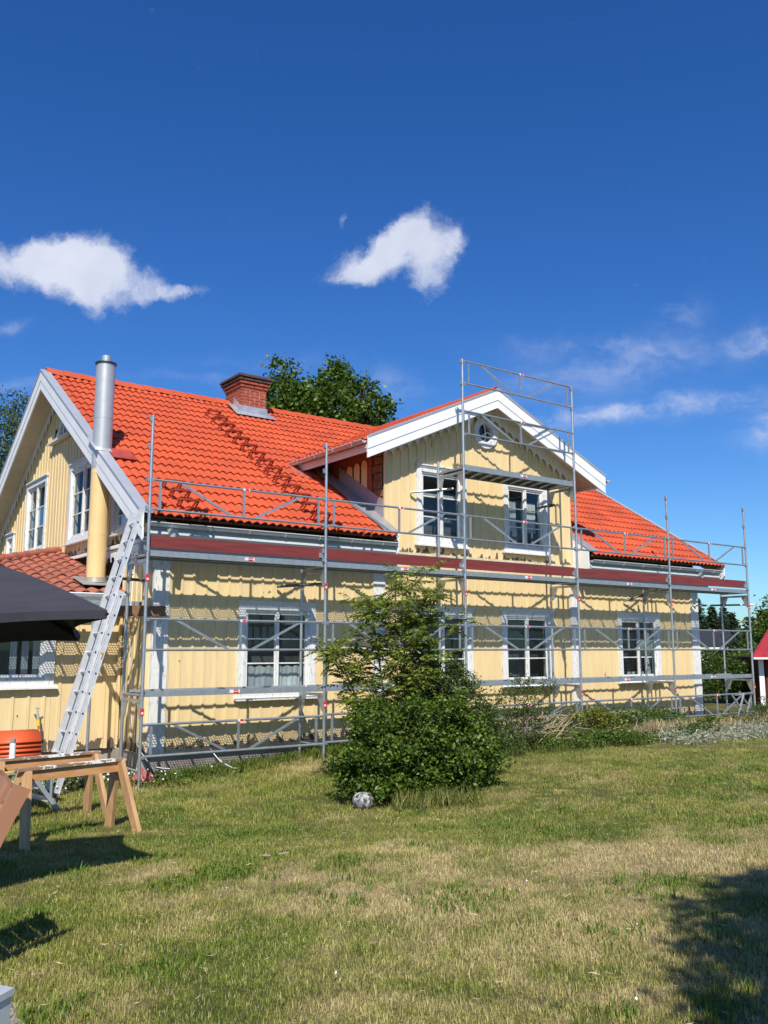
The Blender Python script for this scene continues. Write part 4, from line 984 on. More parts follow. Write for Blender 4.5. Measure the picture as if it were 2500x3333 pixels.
# cables
def cable(name, pts, r, mat, **k):
    P = [Vector(p) for p in pts]; b = MB(); sm = []
    for i in range(len(P)-1):
        p0, p1, p2, p3 = P[max(i-1, 0)], P[i], P[i+1], P[min(i+2, len(P)-1)]
        for q in range(6):
            t = q/6; sm.append(.5*((2*p1)+(p2-p0)*t+(2*p0-5*p1+4*p2-p3)*t*t+(3*p1-p0-3*p2+p3)*t**3))
    sm.append(P[-1])
    for a, c in zip(sm, sm[1:]): b.tube(a, c, r, n=6, cap=False)
    return b.build(name, mat, None, recalc=False, **k)
cable('white_cable', [(.3, 1.3, 2.9), (.22, 1.2, 2.0), (.3, 1.2, 1.0), (.28, 1.1, .4), (.5, .9, -.1), (.8, .8, -.2)], .006, white, label='thin white cable hanging down beside the white corner post', cat='cable')
cable('hose', [(1.5, .9, .05), (1.52, .6, -.1), (1.7, .5, -.22), (1.9, .6, -.25)], .007, white, label='short pale hose curling into the grass under the left guardrail', cat='hose')
# ------------------------------------------------------------------ parasol
def parasol():
    P = [(-2.72, -6.27, 1.87), (-2.39, -4.65, 1.73), (-3.25, -4.2, 1.66), (-4.3, -3.75, 1.70), (-5.14, -4.38, 1.72), (-5.14, -5.74, 1.72), (-4.09, -6.51, 1.74)]
    A = Vector((-3.6, -4.95, 2.36)); t = thing('parasol', (-3.6, -4.95, gh(-3.6, -4.95)), 'large charcoal garden parasol at the left edge', 'parasol'); P = [Vector(p) for p in P]; n = len(P); b = MB()
    for i in range(n):
        p, q = P[i], P[(i+1) % n]; K = 8; rows = 8; vs = []
        for r in range(rows+1):
            s = r/rows
            for k in range(K+1):
                e = p.lerp(q, k/K); sag = .10*math.sin(math.pi*k/K)*s*s
                c = A.lerp(e, s); inward = (Vector((A.x, A.y, 0))-Vector((e.x, e.y, 0))).normalized()
                c = c+Z*(-sag*.0)+inward*sag*1.3+Z*sag*.25+Z*(.10*math.sin(math.pi*s)*.5); vs.append(c)
        m = K+1; b.add(vs, [(r*m+k, r*m+k+1, (r+1)*m+k+1, (r+1)*m+k) for r in range(rows) for k in range(K)], None, True)
        hv = vs[-m:]; b.add(hv+[v-Z*.06 for v in hv], [(k, k+1, m+k+1, m+k) for k in range(K)])
    b.build('canopy', clothm, t, recalc=False)
    for p in P: MB().bar(A-Z*.06, p-Z*.03, .02, .025).build('rib', blackm, t)
    g = gh(-3.6, -4.95); MB().tube((-3.6, -4.95, g), A-Z*.02, .024, n=12).build('pole', blackm, t); MB().tube((-3.6, -4.95, g), (-3.6, -4.95, g+.08), .26, .24, n=24).build('base', mk('parasol_base', (.1, .1, .1), rough=.8), t)
parasol()
# ------------------------------------------------------------------ garden chair
def chair():
    O = Vector((-3.60, -7.43, gh(-3.7, -7.2))); t = thing('garden_chair', tuple(O), 'brown plastic slatted garden chair at the left edge of the lawn', 'chair')
    W_ = .48; xs = lambda s: -.34+.30*s+.06*s*s
    def bp(s, y): return O+Vector((-.24+.22*s+.05*s*s, y, .38+.60*s))
    for y in (0, W_):
        q = [bp(s, y) for s in np.linspace(-.12, 1.0, 9)]; o = Vector((.075, 0, -.035)); yy = -.04 if y == 0 else .005; b = MB()
        b.prism([p+Vector((-.005, yy, 0)) for p in q]+[p+o+Vector((0, yy, 0)) for p in q[::-1]], (0, .035, 0))
        b.build('back_rail', brownp, t)
    for k in range(5):
        s0 = .02+k*.2; s1 = s0+.165; b = MB(); up_ = .0
        a0, a1, c0, c1 = bp(s0, .02), bp(s0, W_-.02), bp(s1, .02), bp(s1, W_-.02)
        if k == 4:
            pts = [a0, a1]+[c1.lerp(c0, q)+Z*.05*math.sin(math.pi*q) for q in np.linspace(0, 1, 7)]
            b.prism(pts, (-.022, 0, .01))
        else: b.prism([a0, a1, c1, c0], (-.022, 0, .01))
        b.build('back_slat', brownp, t)
    for k in range(5):
        x = -.36-k*.085; MB().box(O.x+x-.07, O.x+x, O.y, O.y+W_, O.z+.38+.004*k, O.z+.40+.004*k).build('seat_slat', brownp, t)
    for (x, y) in ((-.30, .02), (-.30, W_-.02), (-.78, .02), (-.78, W_-.02)): MB().bar(O+Vector((x, y, 0)), O+Vector((x+(.05 if x < -.5 else -.03), y, .60)), .045, .04).build('leg', brownp, t)
    for y in (0, W_): MB().bar(O+Vector((-.88, y, .60)), O+Vector((-.16, y, .62)), .06, .03).build('armrest', brownp, t)
chair()
# box at bottom left + slabs
bx = MB(); X0, Y0 = -4.06, -8.95
e = Vector((-3.892, -8.817, 0)); s1 = (-Rv*.85+Fh*.35).normalized(); s2 = (-Rv*.25-Fh*.95).normalized()
b = MB(); pts = [e, e+s1*.9, e+s1*.9+s2*.55, e+s2*.55]; b.prism([(p.x, p.y, -.02) for p in pts], (0, 0, .355)); cm = (pts[0]+pts[2])/2
pts = [cm+(p-cm)*1.02 for p in pts]; b.prism([(p.x, p.y, .336) for p in pts], (0, 0, .024))
b.build('metal_planter', mk('zinc_box', (.52, .56, .60), (.44, .48, .52), scale=6, rough=.45, metal=.2), label='pale grey metal box at the bottom left corner on the paving', cat='planter')
pv = MB()
def slab(x0, x1, y0, y1): 
    n = 7; pts = [(x0+(x1-x0)*a+rnd.uniform(-.015, .015), y0+(y1-y0)*c+rnd.uniform(-.015, .015), gh(x0, y0)+.012) for a, c in ((0, 0), (.5, 0), (1, 0), (1, .5), (1, 1), (.5, 1), (0, 1), (0, .5))]
    MB().prism([(p[0], p[1], p[2]-.05) for p in pts], (0, 0, .05)).build('paving_slab', concrete, pavp)
pavp = MB().box(-5.2, -3.62, -9.6, -7.85, -.2, -.03).build('paving', concrete, kind='structure')
for i in range(4):
    for j in range(5): slab(-4.05-i*.42, -3.67-i*.42, -9.65+j*.42, -9.27+j*.42)
# ------------------------------------------------------------------ vegetation
def rand_dirs(n):
    v = nr.normal(size=(n, 3)); return v/np.linalg.norm(v, axis=1)[:, None]
def leafquads(C, size, up=.3, asp=.55, droop=0, dirs=None):
    """rhombic leaves at centres C"""
    n = len(C); d = rand_dirs(n) if dirs is None else dirs
    if dirs is None: d[:, 2] = d[:, 2]*.6-droop; d /= np.linalg.norm(d, axis=1)[:, None]
    r = rand_dirs(n); r[:, 2] += up*2; s = np.cross(d, r); s /= np.linalg.norm(s, axis=1)[:, None]+1e-9
    L = (size*nr.uniform(.6, 1.3, n))[:, None]; a = C-d*L*.5; b = C+d*L*.5
    nn = np.cross(s, d)*L*.12
    return np.stack([a, C+s*L*asp*.5-nn, b, C-s*L*asp*.5-nn], 1)
def limbs(mb, p, d, L, r, depth, tips, spread=.6, upb=.25, nb=(2, 4)):
    q = p+d*L; mid = p.lerp(q, .5)+Vector((rnd.uniform(-.05, .05), rnd.uniform(-.05, .05), 0))*L
    mb.tube(p, mid, r, r*.85, n=7, cap=False); mb.tube(mid, q, r*.85, r*.62, n=7, cap=False)
    if depth == 0: tips.append(q); return
    if depth <= 2: tips.append(q)
    for k in range(rnd.randint(*nb)):
        v = Vector((rnd.gauss(0, 1), rnd.gauss(0, 1), rnd.gauss(0, .6))); v = (d+v.normalized()*spread+Z*upb).normalized()
        limbs(mb, q if k < 2 else p.lerp(q, rnd.uniform(.5, .95)), v, L*rnd.uniform(.62, .86), r*.62, depth-1, tips, spread, upb, nb)
def tree(name, base, H, lobes, leaf, nleaf, lm, label, cat='tree', group=None, trunk=.25, bark=None, clump=.35, asp=.6, droop=0, trunk_top=.5):
    """lobes: list of (dx,dy,z,rx,rz); leaves sit in twig clumps inside the shells of many small lobes"""
    t = thing(name, base, label, cat, group); B = Vector(base); mb = MB()
    mb.tube(B-Z*.2, B+Z*H*trunk_top, trunk, trunk*.6, n=10, cap=False)
    for (dx, dy, z, rx, rz_) in lobes:
        e = B+Vector((dx, dy, z)); s = B+Z*min(H*trunk_top, z*.7); m_ = s.lerp(e, .5)+Vector((rnd.uniform(-.2, .2), rnd.uniform(-.2, .2), -.1*rx)); mb.tube(s, m_, trunk*.45, trunk*.3, n=6, cap=False); mb.tube(m_, e, trunk*.3, trunk*.1, n=6, cap=False)
        for k in range(5):
            q = e+Vector((rnd.gauss(0, rx*.5), rnd.gauss(0, rx*.5), rnd.gauss(0, rz_*.5))); mb.tube(m_.lerp(e, .6), q, trunk*.12, trunk*.04, n=5, cap=False)
    mb.build('trunk', bark or hazel, t, recalc=False)
    vol = np.array([l[3]**2*l[4] for l in lobes])**.66; w = vol/vol.sum(); Cs = []
    for l, ww in zip(lobes, w):
        n = int(nleaf*ww); nc = max(4, int(n/28)); cd_ = rand_dirs(nc); rr = nr.uniform(.45, 1.0, nc)**.6*(1+.18*np.sin(cd_[:, 0]*7+l[0])*np.cos(cd_[:, 2]*6))
        cc = cd_*rr[:, None]*np.array([l[3], l[3], l[4]])+np.array([B.x+l[0], B.y+l[1], B.z+l[2]])
        idx = nr.randint(0, nc, n); off = nr.normal(size=(n, 3))*clump*np.array([.45, .45, .32]); Cs.append(cc[idx]+off)
    C_ = np.concatenate(Cs); C_ = C_[C_[:, 2] > B.z+.03]
    quads('crown', leafquads(C_, leaf, asp=asp, droop=droop), lm, t); return t
lmaple = leafmat('maple_leaf', (.045, .090, .012), (.12, .19, .026)); lbirch = leafmat('birch_leaf', (.05, .08, .02), (.11, .15, .04)); lhedge = leafmat('hedge_leaf', (.030, .060, .010), (.09, .15, .02)); ldark = leafmat('dark_leaf', (.020, .04, .010), (.05, .08, .018)); lspruce = leafmat('spruce_needle', (.018, .034, .016), (.035, .058, .025), trans=.1); lsil = leafmat('silver_leaf', (.20, .24, .14), (.52, .50, .40), trans=.2, isl=.6, tint=(1, 1, 1)); lyel = leafmat('yellow_green_leaf', (.12, .15, .02), (.26, .25, .035)); lrose = leafmat('rose_leaf', (.05, .085, .02), (.12, .16, .04)); ldry = leafmat('dry_stalk', (.30, .24, .13), (.48, .40, .24), trans=.2, tint=(1, .95, .7))
# maple behind the ridge
lob = [(0, 0, 9.9, 1.7, 1.4), (-.7, .5, 10.3, .9, .9), (-1.1, .7, 10.5, .8, 1.0), (.4, -.3, 11.1, .8, .7), (-1.15, .9, 11.7, .38, .55), (.3, -.2, 11.75, .35, .4), (-1.6, 1.1, 10.9, .4, .45), (-1.7, 1.2, 9.6, .8, .9), (1.5, -.9, 10.3, .8, .6), (1.2, -.8, 11.1, .35, .35), (2.2, -1.4, 8.5, 1.0, .9), (1.3, -.8, 7.8, 1.5, 1.2), (-1.4, .9, 8.0, 1.3, 1.4), (2.8, -1.9, 7.6, 1.0, .7), (0, 0, 7.2, 2.2, 1.3), (.95, -.55, 10.1, .45, .5), (-.2, .1, 10.35, .5, .45), (3.4, -2.2, 7.3, .7, .5), (1.9, -1.2, 9.55, .45, .35)]
tree('broadleaf_tree', (12.1, 14.5, 0), 9, lob, .17, 34000, lmaple, 'big dark green broadleaf tree rising behind the roof right of the brick chimney', trunk=.3, clump=.42)
tree('broadleaf_tree', (10.6, 19.5, 0), 8, [(0, 0, 8.6, 1.0, 1.0), (-1.8, 1.2, 8.7, .7, .9), (1.2, -.9, 8.6, .9, .9), (-3.2, 2.2, 8.5, .7, .9)], .17, 5000, lmaple, 'tree whose top leaves just peek over the ridge left of the chimney', trunk=.2)
tree('birch_tree', (3.4, 25.6, 0), 11, [(0, 0, 9.8, 1.5, 2.2), (.9, -.5, 8.2, 1.5, 2.2), (-1.2, .9, 9.0, 1.6, 2.6), (.7, -.5, 10.9, .8, 1.2), (1.3, -.9, 6.6, 1.4, 1.8)], .12, 20000, lbirch, 'drooping birch at the far left edge behind the gable', trunk=.18, bark=mk('birch_bark', (.6, .58, .55), (.2, .18, .16), scale=6, rough=.8), clump=.5, asp=.5, droop=.8)
def spruce(base, H, R_, label, seed):
    t = thing('spruce_tree', base, label, 'spruce', 'spruces beyond the right end of the house'); B = np.array(base); MB().tube(base, Vector(base)+Z*H*.97, R_*.09, .02, n=8).build('trunk', hazel, t)
    C_ = []; D_ = []; nl = int(H*3.2)
    for k in range(nl):
        f = k/nl; z = H*(.10+.90*f); r = R_*(1-f)**.85*nr.uniform(.75, 1.15)+.08; nb = int(9+7*(1-f))
        for j in range(nb):
            a = nr.uniform(0, 6.28); n = int(10+26*(1-f)); s = nr.uniform(.05, 1, n); rr = r*nr.uniform(.7, 1.15)
            p = np.stack([np.cos(a)*s*rr, np.sin(a)*s*rr, z-s*s*rr*.35+.12*rr*s], 1); p += nr.normal(size=(n, 3))*[.14, .14, .09]
            C_.append(p+B); d = np.stack([np.full(n, np.cos(a)), np.full(n, np.sin(a)), nr.uniform(-.7, -.1, n)], 1)+nr.normal(size=(n, 3))*.5; D_.append(d/np.linalg.norm(d, axis=1)[:, None])
    quads('crown', leafquads(np.concatenate(C_), .42, dirs=np.concatenate(D_), asp=.35), lspruce, t)
spruce((77.7, 44.8, 0), 7.0, 1.9, 'tallest dark spruce, nearest the right corner of the house', 1)
spruce((79.1, 44.0, 0), 6.15, 1.3, 'slender spruce standing alone in the middle of the group', 2)
spruce((80.1, 43.3, 0), 6.0, 1.3, 'narrow spruce directly right of the slender one', 3)
spruce((80.9, 42.9, 0), 5.5, 1.7, 'lowest and broadest spruce at the right end of the group', 4)
tree('hedge_bush', (19.9, 3.0, 0), 2, [(0, 0, .75, .9, .72), (.8, -.6, .6, .75, .6), (-.7, .8, .8, .8, .75), (.2, .1, 1.05, .5, .38), (1.2, -1.0, .45, .6, .45)], .075, 20000, lhedge, 'dense round green bush beyond the right end of the scaffold', 'bush', trunk=.06, clump=.22)
tree('hedge_bush', (26.5, 8.6, 0), 3, [(0, 0, .75, 1.3, .75), (2.0, -.8, .8, 1.4, .8), (-1.6, 1.5, .8, 1.2, .75), (3.4, .2, .9, 1.2, .8)], .12, 12000, lmaple, 'second row of taller bushes behind the round bush', 'bush', trunk=.1, clump=.4)
tree('broadleaf_tree', (46.6, 19.0, 0), 4, [(0, 0, 1.6, 1.8, 1.1), (2.5, -1.6, 2.0, 2.2, 1.2), (5.5, -4, 2.4, 2.6, 1.4)], .25, 14000, ldark, 'dark belt of trees behind the red shed', trunk=.3, clump=.8)
tree('broadleaf_tree', (38.3, 12.2, 0), 5, [(0, 0, 3.2, 1.6, 1.3), (.9, -.7, 2.6, 1.6, 1.4), (-.9, .6, 2.2, 1.3, 1.0), (.7, -.5, 4.2, 1.0, .8), (2.4, -1.6, 3.6, 1.5, 1.4)], .17, 12000, lmaple, 'broadleaf tree at the right edge above the red tin roof', trunk=.2, clump=.4)
def treeline():
    C_ = []
    for k in range(60):
        a = k/59; x = 150-70*a+nr.uniform(-4, 4); y = 60+90*a*0+nr.uniform(-5, 5)+(1-a)*-55; 
        h = nr.uniform(3.5, 5.5); n = 260; C_.append(rand_dirs(n)*np.array([3.2, 3.2, h*.55])+[x, y, h*.5])
    quads('distant_trees', leafquads(np.concatenate(C_), 1.0), ldark, None, kind='stuff', label='low dark line of distant woods on the right horizon', cat='woods')
treeline()
# --- main bush
def bush():
    lb = [(0, 0, .50, .62, .55), (-.48, .33, .45, .42, .42), (.42, -.28, .5, .48, .5), (.1, .25, .72, .52, .5), (.55, -.15, .75, .38, .42), (-.3, -.1, .35, .45, .36), (.2, -.32, .32, .42, .34), (.35, .05, .90, .34, .28), (-.72, .52, .3, .22, .3), (.72, -.5, .42, .3, .36), (-.5, .2, .75, .2, .2), (.1, -.3, .62, .3, .25), (-.75, .3, .5, .16, .14), (-.42, -.05, .2, .42, .24), (-.7, .25, .2, .3, .24), (-.05, -.35, .16, .3, .2), (-.75, .15, .12, .3, .2), (-.55, -.15, .12, .35, .2)]
    for k in range(46):
        a = rnd.uniform(0, 6.28); e = rnd.uniform(-.1, 1.2); q = rnd.uniform(.85, 1.12); lb.append((.98*q*math.cos(a)*math.cos(e)*.95, -.6*.98*q*math.cos(a)*math.cos(e)*.3+.62*q*math.sin(a)*math.cos(e), .35+.75*q*math.sin(e)+.1, rnd.uniform(.05, .13), rnd.uniform(.06, .15)))
    tree('garden_bush', (2.32, -3.30, gh(2.3, -3.3)), 1, lb, .052, 40000, leafmat('broad_bush_leaf', (.035, .080, .012), (.160, .225, .028), nscale=2.5), 'large rounded dense green bush in the middle of the lawn', 'bush', trunk=.03, clump=.115, asp=.62)
bush()
tree('garden_bush', (2.86, -2.88, gh(3, -2.8)), 1, [(-.1, 0, 1.0, .34, .42), (.15, -.15, 1.12, .30, .36), (.38, -.3, .95, .32, .36), (.54, -.4, .8, .24, .26), (.05, 0, 1.42, .16, .2), (.32, -.2, 1.45, .12, .18), (.72, -.5, .85, .14, .14), (.5, -.3, 1.3, .14, .14), (.1, 0, 1.6, .08, .1), (.75, -.5, .5, .2, .25)], .045, 15000, lrose, 'finer-leaved greyish shrub growing out of the right side of the big bush', 'bush', trunk=.025, clump=.12, asp=.5)
# --- pinnate sapling (three stems)
def sapling():
    base = (2.55, -2.85, gh(2.5, -2.9)); t = thing('rowan_sapling', base, 'tall slender sapling with feathery pinnate leaves rising out of the bush', 'sapling'); B = Vector(base); mb = MB()
    stems = [(Vector((-.12, .12, 0)), Vector((-.22, .20, 0)), 2.52), (Vector((.0, .04, 0)), Vector((-.02, .02, 0)), 2.80), (Vector((.16, -.10, 0)), Vector((.12, -.06, 0)), 2.60), (Vector((-.2, .16, 0)), Vector((-.50, .42, 0)), 1.85), (Vector((.1, .1, 0)), Vector((.05, .1, 0)), 2.3)]
    nodes = []
    for o, l, h in stems:
        K = 10; pts = [B+o+l*(k/K)**1.3*1.2+Z*h*k/K+Vector((rnd.uniform(-.02, .02), rnd.uniform(-.02, .02), 0)) for k in range(K+1)]
        for k in range(K): mb.tube(pts[k], pts[k+1], .017*(1-k/K)+.005, .017*(1-(k+1)/K)+.004, n=6, cap=False)
        for k in range(6, K+1):
            for j in range(3 if k < K else 8): nodes.append((pts[k].lerp(pts[k-1], rnd.random()), k/K))
        for k in range(3, K):
            f = pts[k].z-B.z
            for j in range(3):
                a = rnd.uniform(0, 6.28); rr = rnd.uniform(.2, .55)
                e = pts[k]+Vector((math.cos(a), math.sin(a), rnd.uniform(.4, 1.1)))*rr*.9; mb.tube(pts[k], e, .007, .003, n=5, cap=False)
                for q in (.45, .65, .85, 1, 1): nodes.append((pts[k].lerp(e, q), k/K))
    mb.build('trunk', hazel, t, recalc=False)
    C_ = []; D_ = []; R_ = MB()
    for p, f in nodes:
        for q in range(1 if rnd.random() < .55 else 2):
            a = rnd.uniform(0, 6.28); L = rnd.uniform(.22, .38); h = Vector((math.cos(a), math.sin(a), 0)); prev = p; el = rnd.uniform(-.1, 1.1)
            n = 9; side = Vector((-h.y, h.x, 0))
            for k in range(1, n+1):
                s = k/n; c = p+h*L*s+Z*(L*(el*s-.55*s*s)); R_.bar(prev, c, .003, .003); prev = c
                for sg in (-1, 1):
                    d = (side*sg+h*.55-Z*rnd.uniform(.15, .6)).normalized(); ll = .082*math.sin(math.pi*(.18+.75*s)); C_.append(tuple(c+d*ll*.5)+(ll,)); D_.append(tuple(d))
    A = np.array(C_); D = np.array(D_)+nr.normal(size=(len(D_), 3))*.12; D /= np.linalg.norm(D, axis=1)[:, None]
    n = len(A); r = np.tile([0, -.3, .8], (n, 1))+nr.normal(size=(n, 3))*.6; s = np.cross(D, r); s /= np.linalg.norm(s, axis=1)[:, None]; L = A[:, 3:4]; c = A[:, :3]
    quads('crown', np.stack([c-D*L*.5, c+s*L*.18, c+D*L*.5, c-s*L*.18], 1), leafmat('rowan_leaf', (.085, .13, .016), (.27, .31, .04), nscale=3, trans=.42), t); R_.build('leaf_stalk', leafG, t, recalc=False, kind='stuff')
sapling()
# --- shrubs and flower bed
tree('rose_bush', (5.5, -2.0, gh(5.5, -2)), 1, [(0, 0, .95, .22, .28), (.25, -.1, .7, .25, .3), (-.2, .1, .75, .22, .3), (.05, 0, .45, .3, .3), (.35, -.2, 1.05, .12, .16), (-.3, .2, .35, .2, .2)], .034, 5200, lrose, 'thin open rose bush right of the big bush', 'bush', trunk=.012, clump=.1)
tree('rose_bush', (4.7, -2.1, gh(4.7, -2.1)), 1, [(0, 0, .3, .3, .25), (.4, 0, .25, .3, .22)], .03, 2500, lrose, 'low straggling plant at the foot of the thin rose bush', 'bush', trunk=.01, clump=.1)
tree('yellow_green_shrub', (7.7, -1.7, gh(7.7, -1.7)), 1, [(0, 0, .38, .22, .15), (.12, -.15, .25, .18, .2), (-.15, .1, .45, .16, .09), (.2, -.2, .12, .15, .12), (-.32, .3, .44, .12, .07)], .042, 2300, lyel, 'yellow-green arching shrub in the flower bed', 'bush', trunk=.012, clump=.11)
tree('green_perennial', (8.7, -.4, .02), 1, [(0, 0, .2, .45, .16), (.9, .1, .25, .45, .2), (1.8, .0, .22, .45, .18), (2.7, .1, .15, .4, .14), (-.9, 0, .12, .4, .1)], .05, 6000, leafG, 'band of green perennials growing under the scaffold', 'plant', trunk=.01, clump=.14)
tree('green_perennial', (6.6, -2.0, .02), 1, [(0, 0, .08, .5, .10), (.7, -.2, .12, .35, .13), (-.7, .1, .08, .35, .08), (1.2, -.4, .08, .3, .1)], .045, 5000, leafG, 'leafy dark green perennials left of the yellow-green shrub', 'plant', trunk=.01, clump=.12)
tree('green_perennial', (12.9, -1.6, .02), 1, [(0, 0, .22, .35, .24), (.7, .2, .3, .3, .3), (-.8, -.1, .15, .5, .14)], .035, 4200, lrose, 'tall thin dark weeds near the last scaffold pole', 'plant', trunk=.01, clump=.1)
tree('green_perennial', (9.2, -2.45, .02), 1, [(0, 0, .12, .4, .16), (.35, -.2, .22, .18, .2)], .04, 2600, leafG, 'small green tuft rising from the silver groundcover', 'plant', trunk=.01, clump=.09)
tree('white_clover', (-.3, 1.2, -.37), 1, [(0, 0, .05, .8, .09), (-1.0, -.3, .05, .6, .08), (.9, -.9, .05, .5, .06)], .045, 7000, leafG, 'patch of green clover with small white flowers by the ladder foot', 'clover', trunk=.004, clump=.16)
def scatter_region(name, poly_fn, n, size, mat, label, cat, hz, up=.3, asp=.55, dirs=None):
    C_ = []
    while len(C_) < n:
        p = poly_fn()
        if p: C_.append(p)
    C_ = np.array(C_); dd = None
    if dirs: 
        dd = nr.normal(size=(n, 3))*.35; dd[:, 2] = 1; dd /= np.linalg.norm(dd, axis=1)[:, None]
    return quads(name, leafquads(C_, size, up=up, asp=asp, dirs=dd), mat, None, kind='stuff', label=label, cat=cat)
def cl(): 
    a = rnd.gauss(-.3, .7); b_ = rnd.gauss(.9, .35); return (a, b_, gh(a, b_)+rnd.uniform(.08, .17)) if b_ < 1.8 else None
scatter_region('clover_flowers', cl, 420, .028, white, 'small white clover flowers beside the ladder foot', 'flowers', 0, asp=1)
def clump_pts(x0, x1, yf, w, h, cl_=.12, nc=260):
    cs = [(rnd.uniform(x0, x1), rnd.uniform(-w, w), rnd.uniform(0, h)) for _ in range(nc)]
    def f():
        c = rnd.choice(cs); x = c[0]+rnd.gauss(0, cl_); y = yf(c[0])+c[1]+rnd.gauss(0, cl_); return (x, y, gh(x, y)+max(.01, c[2]+rnd.gauss(0, .035)))
    return f
yb = lambda x: -2.95-(x-8.5)*.02 if x < 13 else -3.0+(x-13)*.1
scatter_region('silver_groundcover', clump_pts(8.2, 14.2, lambda x: -2.75+.06*(x-8), .5, .17, .09, 420), 16000, .05, lsil, 'silvery white groundcover along the lawn edge of the flower bed', 'groundcover', 0, asp=.3)
scatter_region('dry_grass', clump_pts(9.0, 15.0, lambda x: -1.75+.05*(x-9), .45, .2), 9000, .16, ldry, 'tall dry straw-coloured grass behind the silver groundcover', 'dry grass', 0, asp=.06, dirs=True)
scatter_region('bed_grass', clump_pts(4.6, 15.2, lambda x: -1.6, .9, .10, nc=500), 15000, .14, leafmat('bed_blade', (.06, .10, .02), (.16, .19, .04)), 'rough green grass in the flower bed in front of the scaffold', 'grass', 0, asp=.07, dirs=True)
TC = [(rnd.uniform(-.25, .75), rnd.gauss(0, .16)) for _ in range(110)]
def tallg():
    c = rnd.choice(TC); a = c[0]+rnd.gauss(0, .03); v = Vector((2.25, -3.35, 0))+Rv*a-Fh*(.78+c[1]+.1*a+rnd.gauss(0, .03)); return (v.x, v.y, gh(v.x, v.y)+.06+rnd.random()*.07)
scatter_region('tall_grass', tallg, 700, .23, leafmat('tall_blade', (.09, .13, .02), (.34, .31, .10)), 'tall yellowing grass at the foot of the big bush', 'grass', 0, asp=.04, dirs=True)
def footg():
    x = rnd.uniform(-.6, 5.2); y = .95-abs(rnd.gauss(0, .35)); return (x, y, gh(x, y)+.04+rnd.random()*.05)
scatter_region('foundation_grass', footg, 5200, .13, leafmat('green_blade', (.07, .12, .02), (.18, .24, .04)), 'lush green grass strip along the foot of the house wall', 'grass', 0, asp=.07, dirs=True)
def spot(d0, d1, lift):
    def f():
        d = math.sqrt(rnd.uniform(d0*d0, d1*d1)); r_ = rnd.uniform(-.44, .44)*d; v = CAM+Rv*r_+Fh*d
        if v.y > 0: return None
        return (v.x, v.y, gh(v.x, v.y)+lift)
    return f
scatter_region('lawn_clover_flowers', spot(3.8, 9, .05), 26, .016, white, 'few tiny white clover flowers dotted over the lawn', 'flowers', 0, asp=1)
strawm = leafmat('straw_bits', (.36, .29, .17), (.5, .42, .27), trans=.1, tint=(1, .95, .8))
C_ = [];  sf = spot(3.8, 12, .035)
for k in range(1500):
    p = sf()
    if p: C_.append(p)
C_ = np.array(C_); dd = nr.normal(size=(len(C_), 3)); dd[:, 2] *= .12; dd /= np.linalg.norm(dd, axis=1)[:, None]
quads('straw_bits', leafquads(C_, .055, asp=.08, dirs=dd), strawm, None, kind='stuff', label='loose bits of dry straw lying in the lawn', cat='straw')
weedc = clumps('lawn_weed', 3, 12, .075, .05, .004, leafmat('weed_leaf', (.07, .13, .015), (.14, .21, .03)))
Pw = []; sf = spot(4, 13, 0)
cl_ = [sf() for _ in range(60)]; cl_ = [c for c in cl_ if c]
for k in range(1500):
    c = rnd.choice(cl_); x, y = c[0]+rnd.gauss(0, .16), c[1]+rnd.gauss(0, .16); Pw.append((x, y, gh(x, y)))
gn_scatter('lawn_tufts', Pw, [rnd.uniform(.6, 1.3) for _ in Pw], weedc, kind='stuff', label='coarser darker green tufts in the lawn', cat='grass')
# dead twigs heap
b = MB()
for k in range(60):
    x = 6.2+rnd.gauss(0, .55); y = -1.5+rnd.gauss(0, .2); a = rnd.gauss(.2, .5); L = rnd.uniform(.3, .9); p = Vector((x, y, .05+rnd.random()*.25)); d = Vector((math.cos(a), math.sin(a)*.5, rnd.gauss(.25, .3))).normalized(); q = p+d*L*.5+Z*.05; b.tube(p, q, .008, .006, n=5, cap=False); b.tube(q, q+d*L*.5-Z*.04, .006, .003, n=5, cap=False)
b.build('twig_heap', dryst, label='heap of dead pale twigs in the flower bed', cat='twigs', kind='stuff', recalc=False)
# rock
def rock():
    bm = bmesh.new(); bmesh.ops.create_icosphere(bm, subdivisions=3, radius=.128)
    for v in bm.verts:
        k = 1+.07*math.sin(v.co.x*17+1)*math.cos(v.co.y*13+2)+.03*math.sin(v.co.z*23+v.co.x*9); v.co *= k; v.co.z *= .86
    me = bpy.data.meshes.new('rock'); bm.to_mesh(me); bm.free(); me.materials.append(rockm)
    for p in me.polygons: p.use_smooth = True
    o = link('rock', me); o.location = (1.42, -3.46, gh(1.42, -3.46)+.085); setp(o, 'round stone with white and black blotches at the foot of the big bush', 'stone')
rock()
for (x, y, L, a) in ((-1.0, -5.9, .09, .3), (-1.1, -5.95, .07, 1.2), (-.6, -4.4, .1, .5)): pass
b = MB()
for k in range(5): x, y = -.98+rnd.uniform(-.1, .1), -5.55+rnd.uniform(-.05, .05); b.bar((x, y, gh(x, y)+.045), (x+rnd.uniform(-.1, .1), y+rnd.uniform(-.03, .03), gh(x, y)+.05), .012, .008)
b.build('wood_chips', dryst, label='few pale wood chips lying on the lawn', cat='wood chips')
